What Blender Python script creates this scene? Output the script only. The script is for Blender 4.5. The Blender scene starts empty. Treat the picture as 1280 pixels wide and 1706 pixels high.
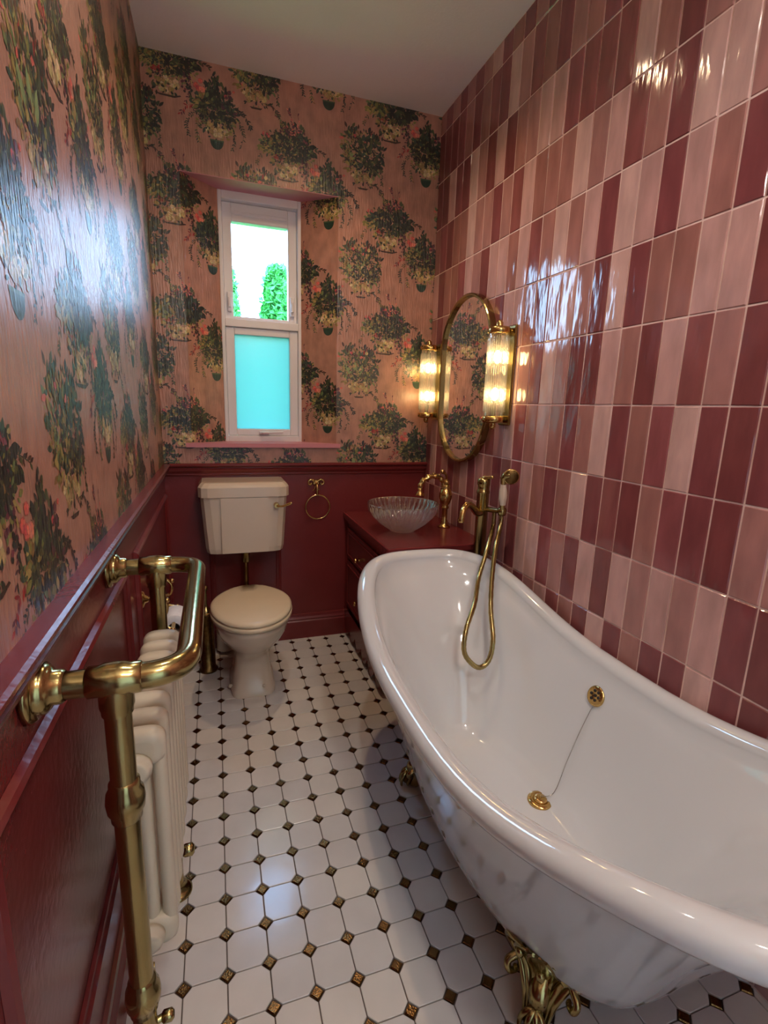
import bpy, math, random
from math import sin, cos, pi, sqrt, radians
from mathutils import Vector, Matrix
random.seed(7)
SC = bpy.context.scene
COL = SC.collection

# ------------------------------------------------------------------ camera
W, D, H = 1.453, 2.910, 2.863           # room: x 0..W, y Y0..D, z 0..H
Y0 = -0.75
CAMP = (0.2560, 0.1499, 1.3589)
CAMR = (-0.3282, -0.2078, -0.0307)
FPX = 829.3


def cam_matrix():
    a, b, c = CAMR
    Rz = Matrix.Rotation(a, 3, 'Z'); Rx = Matrix.Rotation(b, 3, 'X'); Ry = Matrix.Rotation(c, 3, 'Y')
    return Rz @ Rx @ Ry


CM = cam_matrix()
cam = bpy.data.cameras.new('camera')
cam.sensor_fit = 'HORIZONTAL'; cam.sensor_width = 36; cam.lens = FPX / 1280 * 36
cam.clip_start = 0.01; cam.clip_end = 200
co = bpy.data.objects.new('camera', cam); COL.objects.link(co)
r_, f_, u_ = CM.col[0], CM.col[1], CM.col[2]
co.matrix_world = Matrix(((r_[0], u_[0], -f_[0], CAMP[0]), (r_[1], u_[1], -f_[1], CAMP[1]),
                          (r_[2], u_[2], -f_[2], CAMP[2]), (0, 0, 0, 1)))
SC.camera = co


def proj(p):
    d = CM.transposed() @ (Vector(p) - Vector(CAMP))
    if d[1] < 0.05:
        return None
    return 640 + FPX * d[0] / d[1], 853 - FPX * d[2] / d[1], d[1]


# ------------------------------------------------------------------ world, lights, exposure
SC.view_settings.view_transform = 'Standard'
SC.view_settings.look = 'None'
SC.view_settings.gamma = 1
SC.view_settings.use_curve_mapping = False
SC.view_settings.exposure = 0.40
SC.cycles.max_bounces = 10
SC.cycles.diffuse_bounces = 5
SC.cycles.glossy_bounces = 5
SC.cycles.transmission_bounces = 8
SC.cycles.transparent_max_bounces = 12
SC.cycles.caustics_reflective = False
SC.cycles.caustics_refractive = False
SC.cycles.sample_clamp_indirect = 4.0
try:
    SC.cycles.use_denoising = True
except Exception:
    pass

wd = bpy.data.worlds.new('sky'); SC.world = wd; wd.use_nodes = True
nt = wd.node_tree; nt.nodes.clear()
wo = nt.nodes.new('ShaderNodeOutputWorld'); wb = nt.nodes.new('ShaderNodeBackground')
wg = nt.nodes.new('ShaderNodeTexCoord'); ws = nt.nodes.new('ShaderNodeSeparateXYZ'); wr = nt.nodes.new('ShaderNodeValToRGB')
nt.links.new(wg.outputs['Generated'], ws.inputs[0]); nt.links.new(ws.outputs['Z'], wr.inputs[0])
nt.links.new(wr.outputs[0], wb.inputs[0]); nt.links.new(wb.outputs[0], wo.inputs[0])
wr.color_ramp.elements[0].position = 0.0; wr.color_ramp.elements[0].color = (0.50, 0.74, 1.0, 1)
wr.color_ramp.elements[1].position = 0.8; wr.color_ramp.elements[1].color = (0.28, 0.55, 1.0, 1)
wb.inputs[1].default_value = 14.0

DOWNLIGHTS = [(0.73, 2.20, (1.0, 0.68, 0.40), 24), (0.50, 1.25, (1.0, 0.93, 0.86), 15), (0.80, 0.25, (1.0, 0.90, 0.80), 10)]
for k, (x, y, c, e) in enumerate(DOWNLIGHTS):
    ld = bpy.data.lights.new('downlight_beam', 'SPOT'); ld.energy = e; ld.color = c
    ld.spot_size = radians(135); ld.spot_blend = 0.75; ld.shadow_soft_size = 0.028
    lo = bpy.data.objects.new('downlight_beam', ld); COL.objects.link(lo); lo.location = (x, y, H - 0.022)
FILL_PEND = (0.70, -0.30, 2.42)
ld = bpy.data.lights.new('pendant_fill', 'POINT'); ld.energy = 30; ld.color = (1.0, 0.94, 0.90); ld.shadow_soft_size = 0.10  # added unseen lamp, lifts the ceiling and upper walls
lo = bpy.data.objects.new('pendant_fill', ld); COL.objects.link(lo); lo.location = FILL_PEND
BULB = 60.0
pd = bpy.data.lights.new('window_portal', 'AREA'); pd.shape = 'RECTANGLE'; pd.size = 0.40; pd.size_y = 1.24
pd.cycles.is_portal = True
po = bpy.data.objects.new('window_portal', pd); COL.objects.link(po)
po.location = (0.518, D + 0.30, 1.775); po.rotation_euler = (radians(-90), 0, 0)

pd2 = bpy.data.lights.new('window_portal', 'AREA'); pd2.shape = 'RECTANGLE'; pd2.size = 1.4; pd2.size_y = 1.0  # sampling portal for the added landing window
pd2.cycles.is_portal = True
po2 = bpy.data.objects.new('window_portal', pd2); COL.objects.link(po2)
po2.location = (1.86, -1.60, 1.55); po2.rotation_euler = (0, radians(90), 0)

# ------------------------------------------------------------------ materials


def srgb(r, g, b):
    f = lambda c: (c / 255 / 12.92) if c / 255 <= 0.04045 else ((c / 255 + 0.055) / 1.055) ** 2.4
    return (f(r), f(g), f(b), 1)


MATS = {}


def mat(name, base, rough=0.5, metal=0.0, spec=0.5, coat=0.0, trans=0.0, ior=1.45, bump=None, var=None, emit=None, attr=None, aniso=None):
    m = bpy.data.materials.new(name); m.use_nodes = True; n = m.node_tree; b = n.nodes['Principled BSDF']
    b.inputs['Base Color'].default_value = base; b.inputs['Roughness'].default_value = rough
    b.inputs['Metallic'].default_value = metal; b.inputs['Specular IOR Level'].default_value = spec
    b.inputs['Coat Weight'].default_value = coat; b.inputs['Coat Roughness'].default_value = 0.05
    b.inputs['Transmission Weight'].default_value = trans; b.inputs['IOR'].default_value = ior
    if emit:
        b.inputs['Emission Color'].default_value = emit[0]; b.inputs['Emission Strength'].default_value = emit[1]
    tc = n.nodes.new('ShaderNodeNewGeometry')
    src = None
    if attr:
        a = n.nodes.new('ShaderNodeAttribute'); a.attribute_name = attr; src = a.outputs['Color']
    if var:      # (scale vector, amount)
        mp = n.nodes.new('ShaderNodeVectorMath'); mp.operation = 'MULTIPLY'; mp.inputs[1].default_value = var[0]
        n.links.new(tc.outputs['Position'], mp.inputs[0])
        no = n.nodes.new('ShaderNodeTexNoise'); no.inputs['Scale'].default_value = 1; no.inputs['Detail'].default_value = 5
        n.links.new(mp.outputs[0], no.inputs[0])
        mr = n.nodes.new('ShaderNodeMapRange'); mr.inputs[1].default_value = 0.3; mr.inputs[2].default_value = 0.7
        mr.inputs[3].default_value = 1 - var[1]; mr.inputs[4].default_value = 1 + var[1]
        n.links.new(no.outputs[0], mr.inputs[0])
        sc = n.nodes.new('ShaderNodeVectorMath'); sc.operation = 'SCALE'
        if src is None:
            sc.inputs[0].default_value = base[:3]
        else:
            n.links.new(src, sc.inputs[0])
        n.links.new(mr.outputs[0], sc.inputs['Scale']); src = sc.outputs[0]
    if src is not None:
        n.links.new(src, b.inputs['Base Color'])
    if bump:     # list of (scale vector, strength distance)
        prev = None
        for sv, dist in bump:
            mp = n.nodes.new('ShaderNodeVectorMath'); mp.operation = 'MULTIPLY'; mp.inputs[1].default_value = sv
            n.links.new(tc.outputs['Position'], mp.inputs[0])
            no = n.nodes.new('ShaderNodeTexNoise'); no.inputs['Scale'].default_value = 1; no.inputs['Detail'].default_value = 2
            n.links.new(mp.outputs[0], no.inputs[0])
            bp = n.nodes.new('ShaderNodeBump'); bp.inputs['Strength'].default_value = 1; bp.inputs['Distance'].default_value = dist
            n.links.new(no.outputs[0], bp.inputs['Height'])
            if prev: n.links.new(prev.outputs[0], bp.inputs['Normal'])
            prev = bp
        n.links.new(prev.outputs[0], b.inputs['Normal'])
        if coat: n.links.new(prev.outputs[0], b.inputs['Coat Normal'])
    MATS[name] = m
    return m


mat('berry_paint', srgb(112, 41, 41), 0.25, spec=0.5, bump=[((60, 60, 60), 0.0006), ((3, 3, 3), 0.002)], var=((5, 5, 5), 0.06))
mat('soffit_paint', srgb(200, 130, 140), 0.5, bump=[((40, 40, 40), 0.0006)], var=((5, 5, 5), 0.04))
mat('ceiling_paint', srgb(251, 249, 248), 0.8, bump=[((90, 90, 90), 0.0006)], var=((3, 3, 3), 0.03))
mat('plaster', srgb(190, 150, 138), 0.8, var=((6, 6, 6), 0.08))
mat('wallpaper', (0.5, 0.25, 0.2, 1), 0.34, spec=1.0, attr='Col', bump=[((130, 130, 16), 0.0022), ((350, 350, 90), 0.0004)], var=((24, 24, 15), 0.2))
mat('tile_grout', srgb(236, 206, 196), 0.85, bump=[((300, 300, 300), 0.0008)], var=((20, 20, 20), 0.08))
mat('floor_grout', srgb(98, 84, 76), 0.85, bump=[((300, 300, 300), 0.0008)], var=((20, 20, 20), 0.1))
TB = [((14, 14, 5), 0.0042), ((50, 50, 9), 0.0010)]
TILE = {}
for nm, cols in dict(L=[(196, 152, 146), (188, 144, 138), (204, 164, 156)], M=[(164, 112, 104), (156, 104, 96), (170, 120, 114)],
                     d=[(146, 82, 84), (140, 80, 78)], D=[(124, 66, 66), (130, 70, 72)]).items():
    TILE[nm] = [mat('glaze_' + dict(L='pale', M='rose', d='plum', D='dark')[nm] + '_%d' % i, srgb(*c), 0.10, spec=0.55, bump=TB, var=((22, 22, 7), 0.16)) for i, c in enumerate(cols)]
mat('floor_ceramic', srgb(214, 210, 206), 0.16, spec=0.5, bump=[((9, 9, 9), 0.0012)], var=((8, 8, 8), 0.05))
mat('floor_ceramic_b', srgb(222, 216, 208), 0.18, spec=0.5, bump=[((9, 9, 9), 0.0012)], var=((8, 8, 8), 0.05))
mat('inset_bronze', srgb(132, 98, 58), 0.22, metal=1.0, bump=[((230, 230, 230), 0.0012)], var=((30, 30, 30), 0.25))
mat('brass', srgb(166, 148, 98), 0.19, metal=1.0, bump=[((30, 30, 30), 0.0006)], var=((9, 9, 9), 0.12))
mat('brass_bright', srgb(206, 172, 108), 0.16, metal=1.0, bump=[((120, 120, 120), 0.0006)], var=((20, 20, 20), 0.1))
mat('brass_dark', srgb(110, 84, 48), 0.3, metal=1.0, bump=[((200, 200, 200), 0.0015)], var=((40, 40, 40), 0.4))
mat('steel', srgb(190, 186, 178), 0.25, metal=1.0, var=((20, 20, 20), 0.06))
mat('enamel', srgb(218, 222, 224), 0.09, spec=0.5, coat=0.8, var=((3, 3, 3), 0.02), bump=[((5, 5, 5), 0.0006)])
mat('ceramic', srgb(214, 198, 178), 0.12, spec=0.5, coat=0.3, var=((5, 5, 5), 0.03), bump=[((8, 8, 8), 0.0008)])
mat('seat_lacquer', srgb(226, 210, 180), 0.22, spec=0.5, var=((5, 5, 5), 0.03), bump=[((12, 12, 12), 0.0005)])
mat('radiator_enamel', srgb(212, 200, 176), 0.32, var=((10, 10, 10), 0.04), bump=[((40, 40, 40), 0.0008)])
mat('paper', srgb(232, 230, 230), 0.9, var=((60, 60, 60), 0.05), bump=[((200, 200, 200), 0.001)])
mat('card', srgb(120, 104, 88), 0.9, var=((60, 60, 60), 0.08))
mat('upvc', srgb(226, 224, 226), 0.3, var=((8, 8, 8), 0.02), bump=[((20, 20, 20), 0.0003)])
mat('rubber', srgb(40, 38, 38), 0.7, var=((30, 30, 30), 0.1))
mat('mirror_silver', (0.93, 0.92, 0.9, 1), 0.01, metal=1.0, var=((2, 2, 2), 0.005))
mat('leaf_green', srgb(60, 150, 60), 0.6, var=((6, 6, 6), 0.45))
mat('bark', srgb(90, 74, 58), 0.9, var=((20, 20, 4), 0.3))
mat('grass', srgb(90, 150, 60), 0.9, var=((3, 3, 3), 0.3))
mat('brick_mortar', srgb(150, 130, 118), 0.9, var=((3, 3, 8), 0.2))
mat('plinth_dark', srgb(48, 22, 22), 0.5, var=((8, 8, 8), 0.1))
mat('landing_paint', srgb(232, 228, 220), 0.8, var=((5, 5, 5), 0.03))
mat('landing_carpet', srgb(170, 162, 150), 0.95, var=((80, 80, 80), 0.15))
mat('door_white', srgb(232, 228, 222), 0.35, var=((8, 8, 8), 0.02), bump=[((20, 20, 20), 0.0003)])
mat('bulb_glow', (1, 0.78, 0.42, 1), 0.5, emit=((1.0, 0.66, 0.28, 1), BULB))
mat('lens_glow', (1, 0.9, 0.8, 1), 0.5, emit=((1.0, 0.80, 0.56, 1), 14))


def clear_glass(name, tint, rough=0.02, bumpv=None, refl=0.5, diff=0.0):
    m = bpy.data.materials.new(name); m.use_nodes = True; n = m.node_tree; n.nodes.clear()
    out = n.nodes.new('ShaderNodeOutputMaterial'); tr = n.nodes.new('ShaderNodeBsdfTransparent'); gl = n.nodes.new('ShaderNodeBsdfGlossy')
    fr = n.nodes.new('ShaderNodeLayerWeight'); fr.inputs[0].default_value = refl; mx = n.nodes.new('ShaderNodeMixShader')
    tr.inputs[0].default_value = tint; gl.inputs['Roughness'].default_value = rough; gl.inputs[0].default_value = (0.95, 0.95, 0.95, 1)
    n.links.new(fr.outputs['Facing' if refl > 0.3 else 'Fresnel'], mx.inputs[0]); n.links.new(tr.outputs[0], mx.inputs[1]); n.links.new(gl.outputs[0], mx.inputs[2])
    last = mx
    if diff:
        df = n.nodes.new('ShaderNodeBsdfTranslucent'); df.inputs[0].default_value = (1, 1, 1, 1)
        m2 = n.nodes.new('ShaderNodeMixShader'); m2.inputs[0].default_value = diff
        n.links.new(mx.outputs[0], m2.inputs[1]); n.links.new(df.outputs[0], m2.inputs[2]); last = m2
    n.links.new(last.outputs[0], out.inputs[0]); MATS[name] = m
    return m


clear_glass('opal_glass', (0.98, 0.95, 0.9, 1), 0.1, refl=0.12, diff=0.25)
clear_glass('window_glass', (0.97, 0.99, 1, 1), 0.0, refl=0.12)
clear_glass('shade_glass', (0.93, 0.92, 0.88, 1), 0.08, refl=0.35, diff=0.12)
# frosted pane: daylight scatters through it
m = bpy.data.materials.new('frosted_glass'); m.use_nodes = True; n = m.node_tree; n.nodes.clear()
out = n.nodes.new('ShaderNodeOutputMaterial'); tl = n.nodes.new('ShaderNodeBsdfTranslucent'); gl = n.nodes.new('ShaderNodeBsdfGlossy'); mx = n.nodes.new('ShaderNodeMixShader')
tl.inputs[0].default_value = (0.20, 0.38, 0.34, 1); gl.inputs['Roughness'].default_value = 0.25; mx.inputs[0].default_value = 0.06
n.links.new(tl.outputs[0], mx.inputs[1]); n.links.new(gl.outputs[0], mx.inputs[2]); n.links.new(mx.outputs[0], out.inputs[0])
MATS['frosted_glass'] = m
clear_glass('bowl_glass', (0.96, 0.93, 0.93, 1), 0.04, refl=0.6, diff=0.10)

# ------------------------------------------------------------------ mesh tools


class MB:
    def __init__(s):
        s.v = []; s.f = []; s.sm = []; s.c = []

    def add(s, vs, fs, smooth=True, col=None):
        o = len(s.v); s.v += [tuple(v) for v in vs]
        for f in fs:
            s.f.append(tuple(i + o for i in f)); s.sm.append(smooth); s.c.append(col)
        return s

    def box(s, x0, x1, y0, y1, z0, z1, b=0.0):
        if b <= 0:
            vs = [(x, y, z) for x in (x0, x1) for y in (y0, y1) for z in (z0, z1)]
            return s.add(vs, [(0, 1, 3, 2), (4, 6, 7, 5), (0, 4, 5, 1), (2, 3, 7, 6), (0, 2, 6, 4), (1, 5, 7, 3)], False)
        b = min(b, (x1 - x0) * .49, (y1 - y0) * .49, (z1 - z0) * .49)
        vs = []; idx = {}
        for ix, x in enumerate((x0, x1)):
            for iy, y in enumerate((y0, y1)):
                for iz, z in enumerate((z0, z1)):
                    sx, sy, sz = (1, -1)[ix], (1, -1)[iy], (1, -1)[iz]
                    for a in range(3):
                        p = [x + sx * b, y + sy * b, z + sz * b]; p[a] = (x, y, z)[a]
                        idx[(ix, iy, iz, a)] = len(vs); vs.append(tuple(p))
        g = lambda ix, iy, iz, a: idx[(ix, iy, iz, a)]
        fs = []
        for i in (0, 1):
            fs.append([g(i, 0, 0, 0), g(i, 1, 0, 0), g(i, 1, 1, 0), g(i, 0, 1, 0)])
            fs.append([g(0, i, 0, 1), g(1, i, 0, 1), g(1, i, 1, 1), g(0, i, 1, 1)])
            fs.append([g(0, 0, i, 2), g(1, 0, i, 2), g(1, 1, i, 2), g(0, 1, i, 2)])
        for i in (0, 1):
            for j in (0, 1):
                fs.append([g(i, j, 0, 0), g(i, j, 1, 0), g(i, j, 1, 1), g(i, j, 0, 1)])
                fs.append([g(i, 0, j, 0), g(i, 1, j, 0), g(i, 1, j, 2), g(i, 0, j, 2)])
                fs.append([g(0, i, j, 1), g(1, i, j, 1), g(1, i, j, 2), g(0, i, j, 2)])
                for k in (0, 1):
                    fs.append([g(i, j, k, 0), g(i, j, k, 1), g(i, j, k, 2)])
        return s.add(vs, fs, False)

    def loft(s, rings, closed=True, caps=True, smooth=True):
        n = len(rings[0]); vs = [p for r in rings for p in r]; fs = []
        for i in range(len(rings) - 1):
            for j in range(n if closed else n - 1):
                k = (j + 1) % n
                fs.append((i * n + j, i * n + k, (i + 1) * n + k, (i + 1) * n + j))
        s.add(vs, fs, smooth)
        if caps:
            s.add(rings[0], [tuple(range(n - 1, -1, -1))], False); s.add(rings[-1], [tuple(range(n))], False)
        return s

    def lathe(s, prof, o=(0, 0, 0), axis='Z', n=24, rib=None, smooth=True, mtx=None):
        rings = []
        for r, z in prof:
            ring = []
            for i in range(n):
                a = 2 * pi * i / n; rr = r
                if rib: rr = r * (1 + rib[1] * (abs(cos(a * rib[0] / 2)) - .5))
                p = Vector((rr * cos(a), rr * sin(a), z))
                if axis == 'X': p = Vector((p.z, p.x, p.y))
                if axis == 'Y': p = Vector((p.y, p.z, p.x))
                if mtx is not None: p = mtx @ p
                ring.append(tuple(p + Vector(o)))
            rings.append(ring)
        return s.loft(rings, True, False, smooth)

    def tube(s, pts, r, n=14, caps=True, closed=False, smooth=True):
        pts = [Vector(p) for p in pts]; m = len(pts)
        rr = r if isinstance(r, (list, tuple)) else [r] * m
        up = None; rings = []
        for i, p in enumerate(pts):
            a = pts[i - 1] if (i > 0 or closed) else p; b = pts[(i + 1) % m] if (i < m - 1 or closed) else p
            t = (b - a)
            if t.length < 1e-9: t = Vector((0, 0, 1))
            t.normalize()
            if up is None:
                up = Vector((0, 0, 1)) if abs(t.z) < .9 else Vector((1, 0, 0))
            u = (up - t * up.dot(t)).normalized(); w = t.cross(u); up = u
            rings.append([tuple(p + (u * cos(2 * pi * k / n) + w * sin(2 * pi * k / n)) * rr[i]) for k in range(n)])
        if closed: rings.append(rings[0])
        return s.loft(rings, True, caps and not closed, smooth)

    def ball(s, c, r, n=14, m=9):
        if not isinstance(r, (tuple, list)): r = (r, r, r)
        rings = []
        for i in range(m + 1):
            t = max(.02, min(pi - .02, pi * i / m))
            rings.append([(c[0] + r[0] * sin(t) * cos(2 * pi * k / n), c[1] + r[1] * sin(t) * sin(2 * pi * k / n), c[2] - r[2] * cos(t)) for k in range(n)])
        return s.loft(rings, True, True)

    def prism(s, poly, fn, d0, d1, bev=0.0):
        """poly in a plane, fn(u, v, d) -> xyz, from depth d0 to d1 with a chamfered d1 face"""
        n = len(poly); cx = sum(p[0] for p in poly) / n; cy = sum(p[1] for p in poly) / n
        def ins(p, q):
            dx, dy = cx - p[0], cy - p[1]; l = sqrt(dx * dx + dy * dy) or 1
            return (p[0] + dx / l * q * 1.3, p[1] + dy / l * q * 1.3)
        rings = [[fn(u, v, d0) for u, v in poly], [fn(u, v, d1 - (bev if d1 > d0 else -bev)) for u, v in poly]]
        if bev: rings.append([fn(*ins(p, bev), d1) for p in poly])
        return s.loft(rings, True, True, False)

    def mesh(s, name):
        me = bpy.data.meshes.new(name); me.from_pydata(s.v, [], s.f); me.update()
        me.polygons.foreach_set('use_smooth', s.sm)
        if any(c is not None for c in s.c):
            ca = me.color_attributes.new('Col', 'FLOAT_COLOR', 'CORNER'); buf = []
            for f, c in zip(s.f, s.c):
                buf += list(c or (1, 1, 1, 1)) * len(f)
            ca.data.foreach_set('color', buf)
        return me

    def build(s, name, material, parent=None, fix=True):
        me = s.mesh(name)
        if fix:
            import bmesh
            bm = bmesh.new(); bm.from_mesh(me); bmesh.ops.recalc_face_normals(bm, faces=bm.faces); bm.to_mesh(me); bm.free()
        me.materials.append(MATS[material] if isinstance(material, str) else material)
        o = bpy.data.objects.new(name, me); COL.objects.link(o)
        if parent is not None:
            o.parent = parent
            off = Vector((0, 0, 0)); q = parent
            while q is not None:
                off += q.location; q = q.parent
            me.transform(Matrix.Translation(-off))
        return o


def thing(name, label, cat, loc, group=None):
    o = bpy.data.objects.new(name, None); o.empty_display_size = .05; COL.objects.link(o); o.location = loc
    o['label'] = label; o['category'] = cat
    if group: o['group'] = group
    return o


def struct(o, label=None):
    o['kind'] = 'structure'
    if label: o['label'] = label
    return o


def spline(P, n=8, closed=False):
    P = [Vector(p) for p in P]; out = []; m = len(P)
    for i in range(m if closed else m - 1):
        p0 = P[(i - 1) % m] if (closed or i > 0) else P[0]; p1 = P[i]; p2 = P[(i + 1) % m]; p3 = P[(i + 2) % m] if (closed or i + 2 < m) else P[-1]
        for k in range(n):
            t = k / n
            out.append(.5 * ((2 * p1) + (p2 - p0) * t + (2 * p0 - 5 * p1 + 4 * p2 - p3) * t * t + (3 * p1 - p0 - 3 * p2 + p3) * t ** 3))
    if not closed: out.append(P[-1])
    return out


def fillet(P, r, n=8):
    P = [Vector(p) for p in P]; out = [P[0]]
    for i in range(1, len(P) - 1):
        a = (P[i - 1] - P[i]).normalized(); b = (P[i + 1] - P[i]).normalized()
        for k in range(n + 1):
            t = k / n
            out.append(P[i] + a * r * (1 - t) ** 2 + b * r * t ** 2)
    out.append(P[-1]); return out


def clip(poly, u0, u1, v0, v1):
    def side(pl, ax, val, sg):
        res = []
        for i in range(len(pl)):
            a, b = pl[i], pl[(i + 1) % len(pl)]; da, db = sg * (a[ax] - val), sg * (b[ax] - val)
            if da >= 0: res.append(a)
            if (da >= 0) != (db >= 0):
                t = da / (da - db); res.append((a[0] + (b[0] - a[0]) * t, a[1] + (b[1] - a[1]) * t))
        return res
    for ax, val, sg in ((0, u0, 1), (0, u1, -1), (1, v0, 1), (1, v1, -1)):
        if not poly: return []
        poly = side(poly, ax, val, sg)
    return poly


# ------------------------------------------------------------------ wallpaper print
GROUND = srgb(172, 124, 104)
G_DK = [srgb(24, 32, 26), srgb(30, 38, 28), srgb(34, 46, 40), srgb(22, 24, 30)]
G_MD = [srgb(52, 66, 40), srgb(66, 78, 48), srgb(48, 70, 56), srgb(78, 80, 44)]
G_LT = [srgb(122, 122, 60), srgb(146, 128, 66), srgb(104, 120, 70), srgb(164, 142, 80), srgb(128, 98, 54)]
CREAM = [srgb(196, 172, 116), srgb(180, 150, 98), srgb(206, 184, 138), srgb(160, 128, 80)]
RED = [srgb(140, 34, 34), srgb(168, 50, 44), srgb(112, 26, 34)]
PNK = [srgb(206, 96, 84), srgb(222, 130, 108), srgb(190, 74, 78)]
PUR = [srgb(94, 40, 54), srgb(74, 34, 52), srgb(120, 54, 66)]
BRN = [srgb(70, 40, 26), srgb(52, 30, 22)]


def leaf(L, out, x, y, a, l, w, col):
    ca, sa = cos(a), sin(a); P = []
    for t, q in ((0, 0), (.25, .8), (.55, 1), (.8, .6), (1, 0), (.8, -.6), (.55, -1), (.25, -.8)):
        u, v = t * l, q * w * .5
        P.append((x + u * ca - v * sa, y + u * sa + v * ca))
    out.append((P, col))


def blob(out, x, y, r, col, n=7, R=random):
    ph = R.random() * 6
    out.append(([(x + r * cos(2 * pi * i / n + ph) * R.uniform(.8, 1.1), y + r * sin(2 * pi * i / n + ph) * R.uniform(.8, 1.1)) for i in range(n)], col))


def foliage(out, R, cx, cy, rx, ry, n, cols, l0=.012, l1=.03, up=0.0):
    for i in range(n):
        a = R.uniform(0, 2 * pi); q = sqrt(R.random())
        x, y = cx + rx * q * cos(a), cy + ry * q * sin(a)
        d = a + R.uniform(-.9, .9) if R.random() < .7 else R.uniform(0, 2 * pi)
        if R.random() < up: d = pi / 2 + R.uniform(-.6, .6)
        l = R.uniform(l0, l1)
        leaf(0, out, x, y, d, l, l * R.uniform(.38, .6), R.choice(cols))


def sprig(out, R, pts, cols, step=.009, l=.013):
    pts = spline([(p[0], p[1], 0) for p in pts], 6)
    for i in range(len(pts) - 1):
        a, b = pts[i], pts[i + 1]; d = math.atan2(b.y - a.y, b.x - a.x); n = (b - a).length
        w = .0008; out.append(([(a.x - w, a.y - w), (b.x - w, b.y - w), (b.x + w, b.y + w), (a.x + w, a.y + w)], R.choice(cols)))
        for s in (-1, 1):
            if R.random() < .35: continue
            leaf(0, out, b.x, b.y, d + s * R.uniform(.5, 1.1), l * R.uniform(.7, 1.3), l * .4, R.choice(cols))


def flowers(out, R, cx, cy, rx, ry, n, cols, r=.011):
    for i in range(n):
        a = R.uniform(0, 2 * pi); q = sqrt(R.random()); x, y = cx + rx * q * cos(a), cy + ry * q * sin(a); c = R.choice(cols); rr = r * R.uniform(.7, 1.25)
        dk = tuple(k * .62 for k in c[:3]) + (1,)
        blob(out, x, y, rr * 1.05, dk, 7, R)
        for k in range(5):
            b = 2 * pi * k / 5 + a; blob(out, x + cos(b) * rr * .5, y + sin(b) * rr * .5, rr * .42, tuple(min(1, v * R.uniform(.85, 1.2)) for v in c[:3]) + (1,), 6, R)
        blob(out, x, y, rr * .16, tuple(v * .7 for v in c[:3]) + (1,), 5, R)


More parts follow.
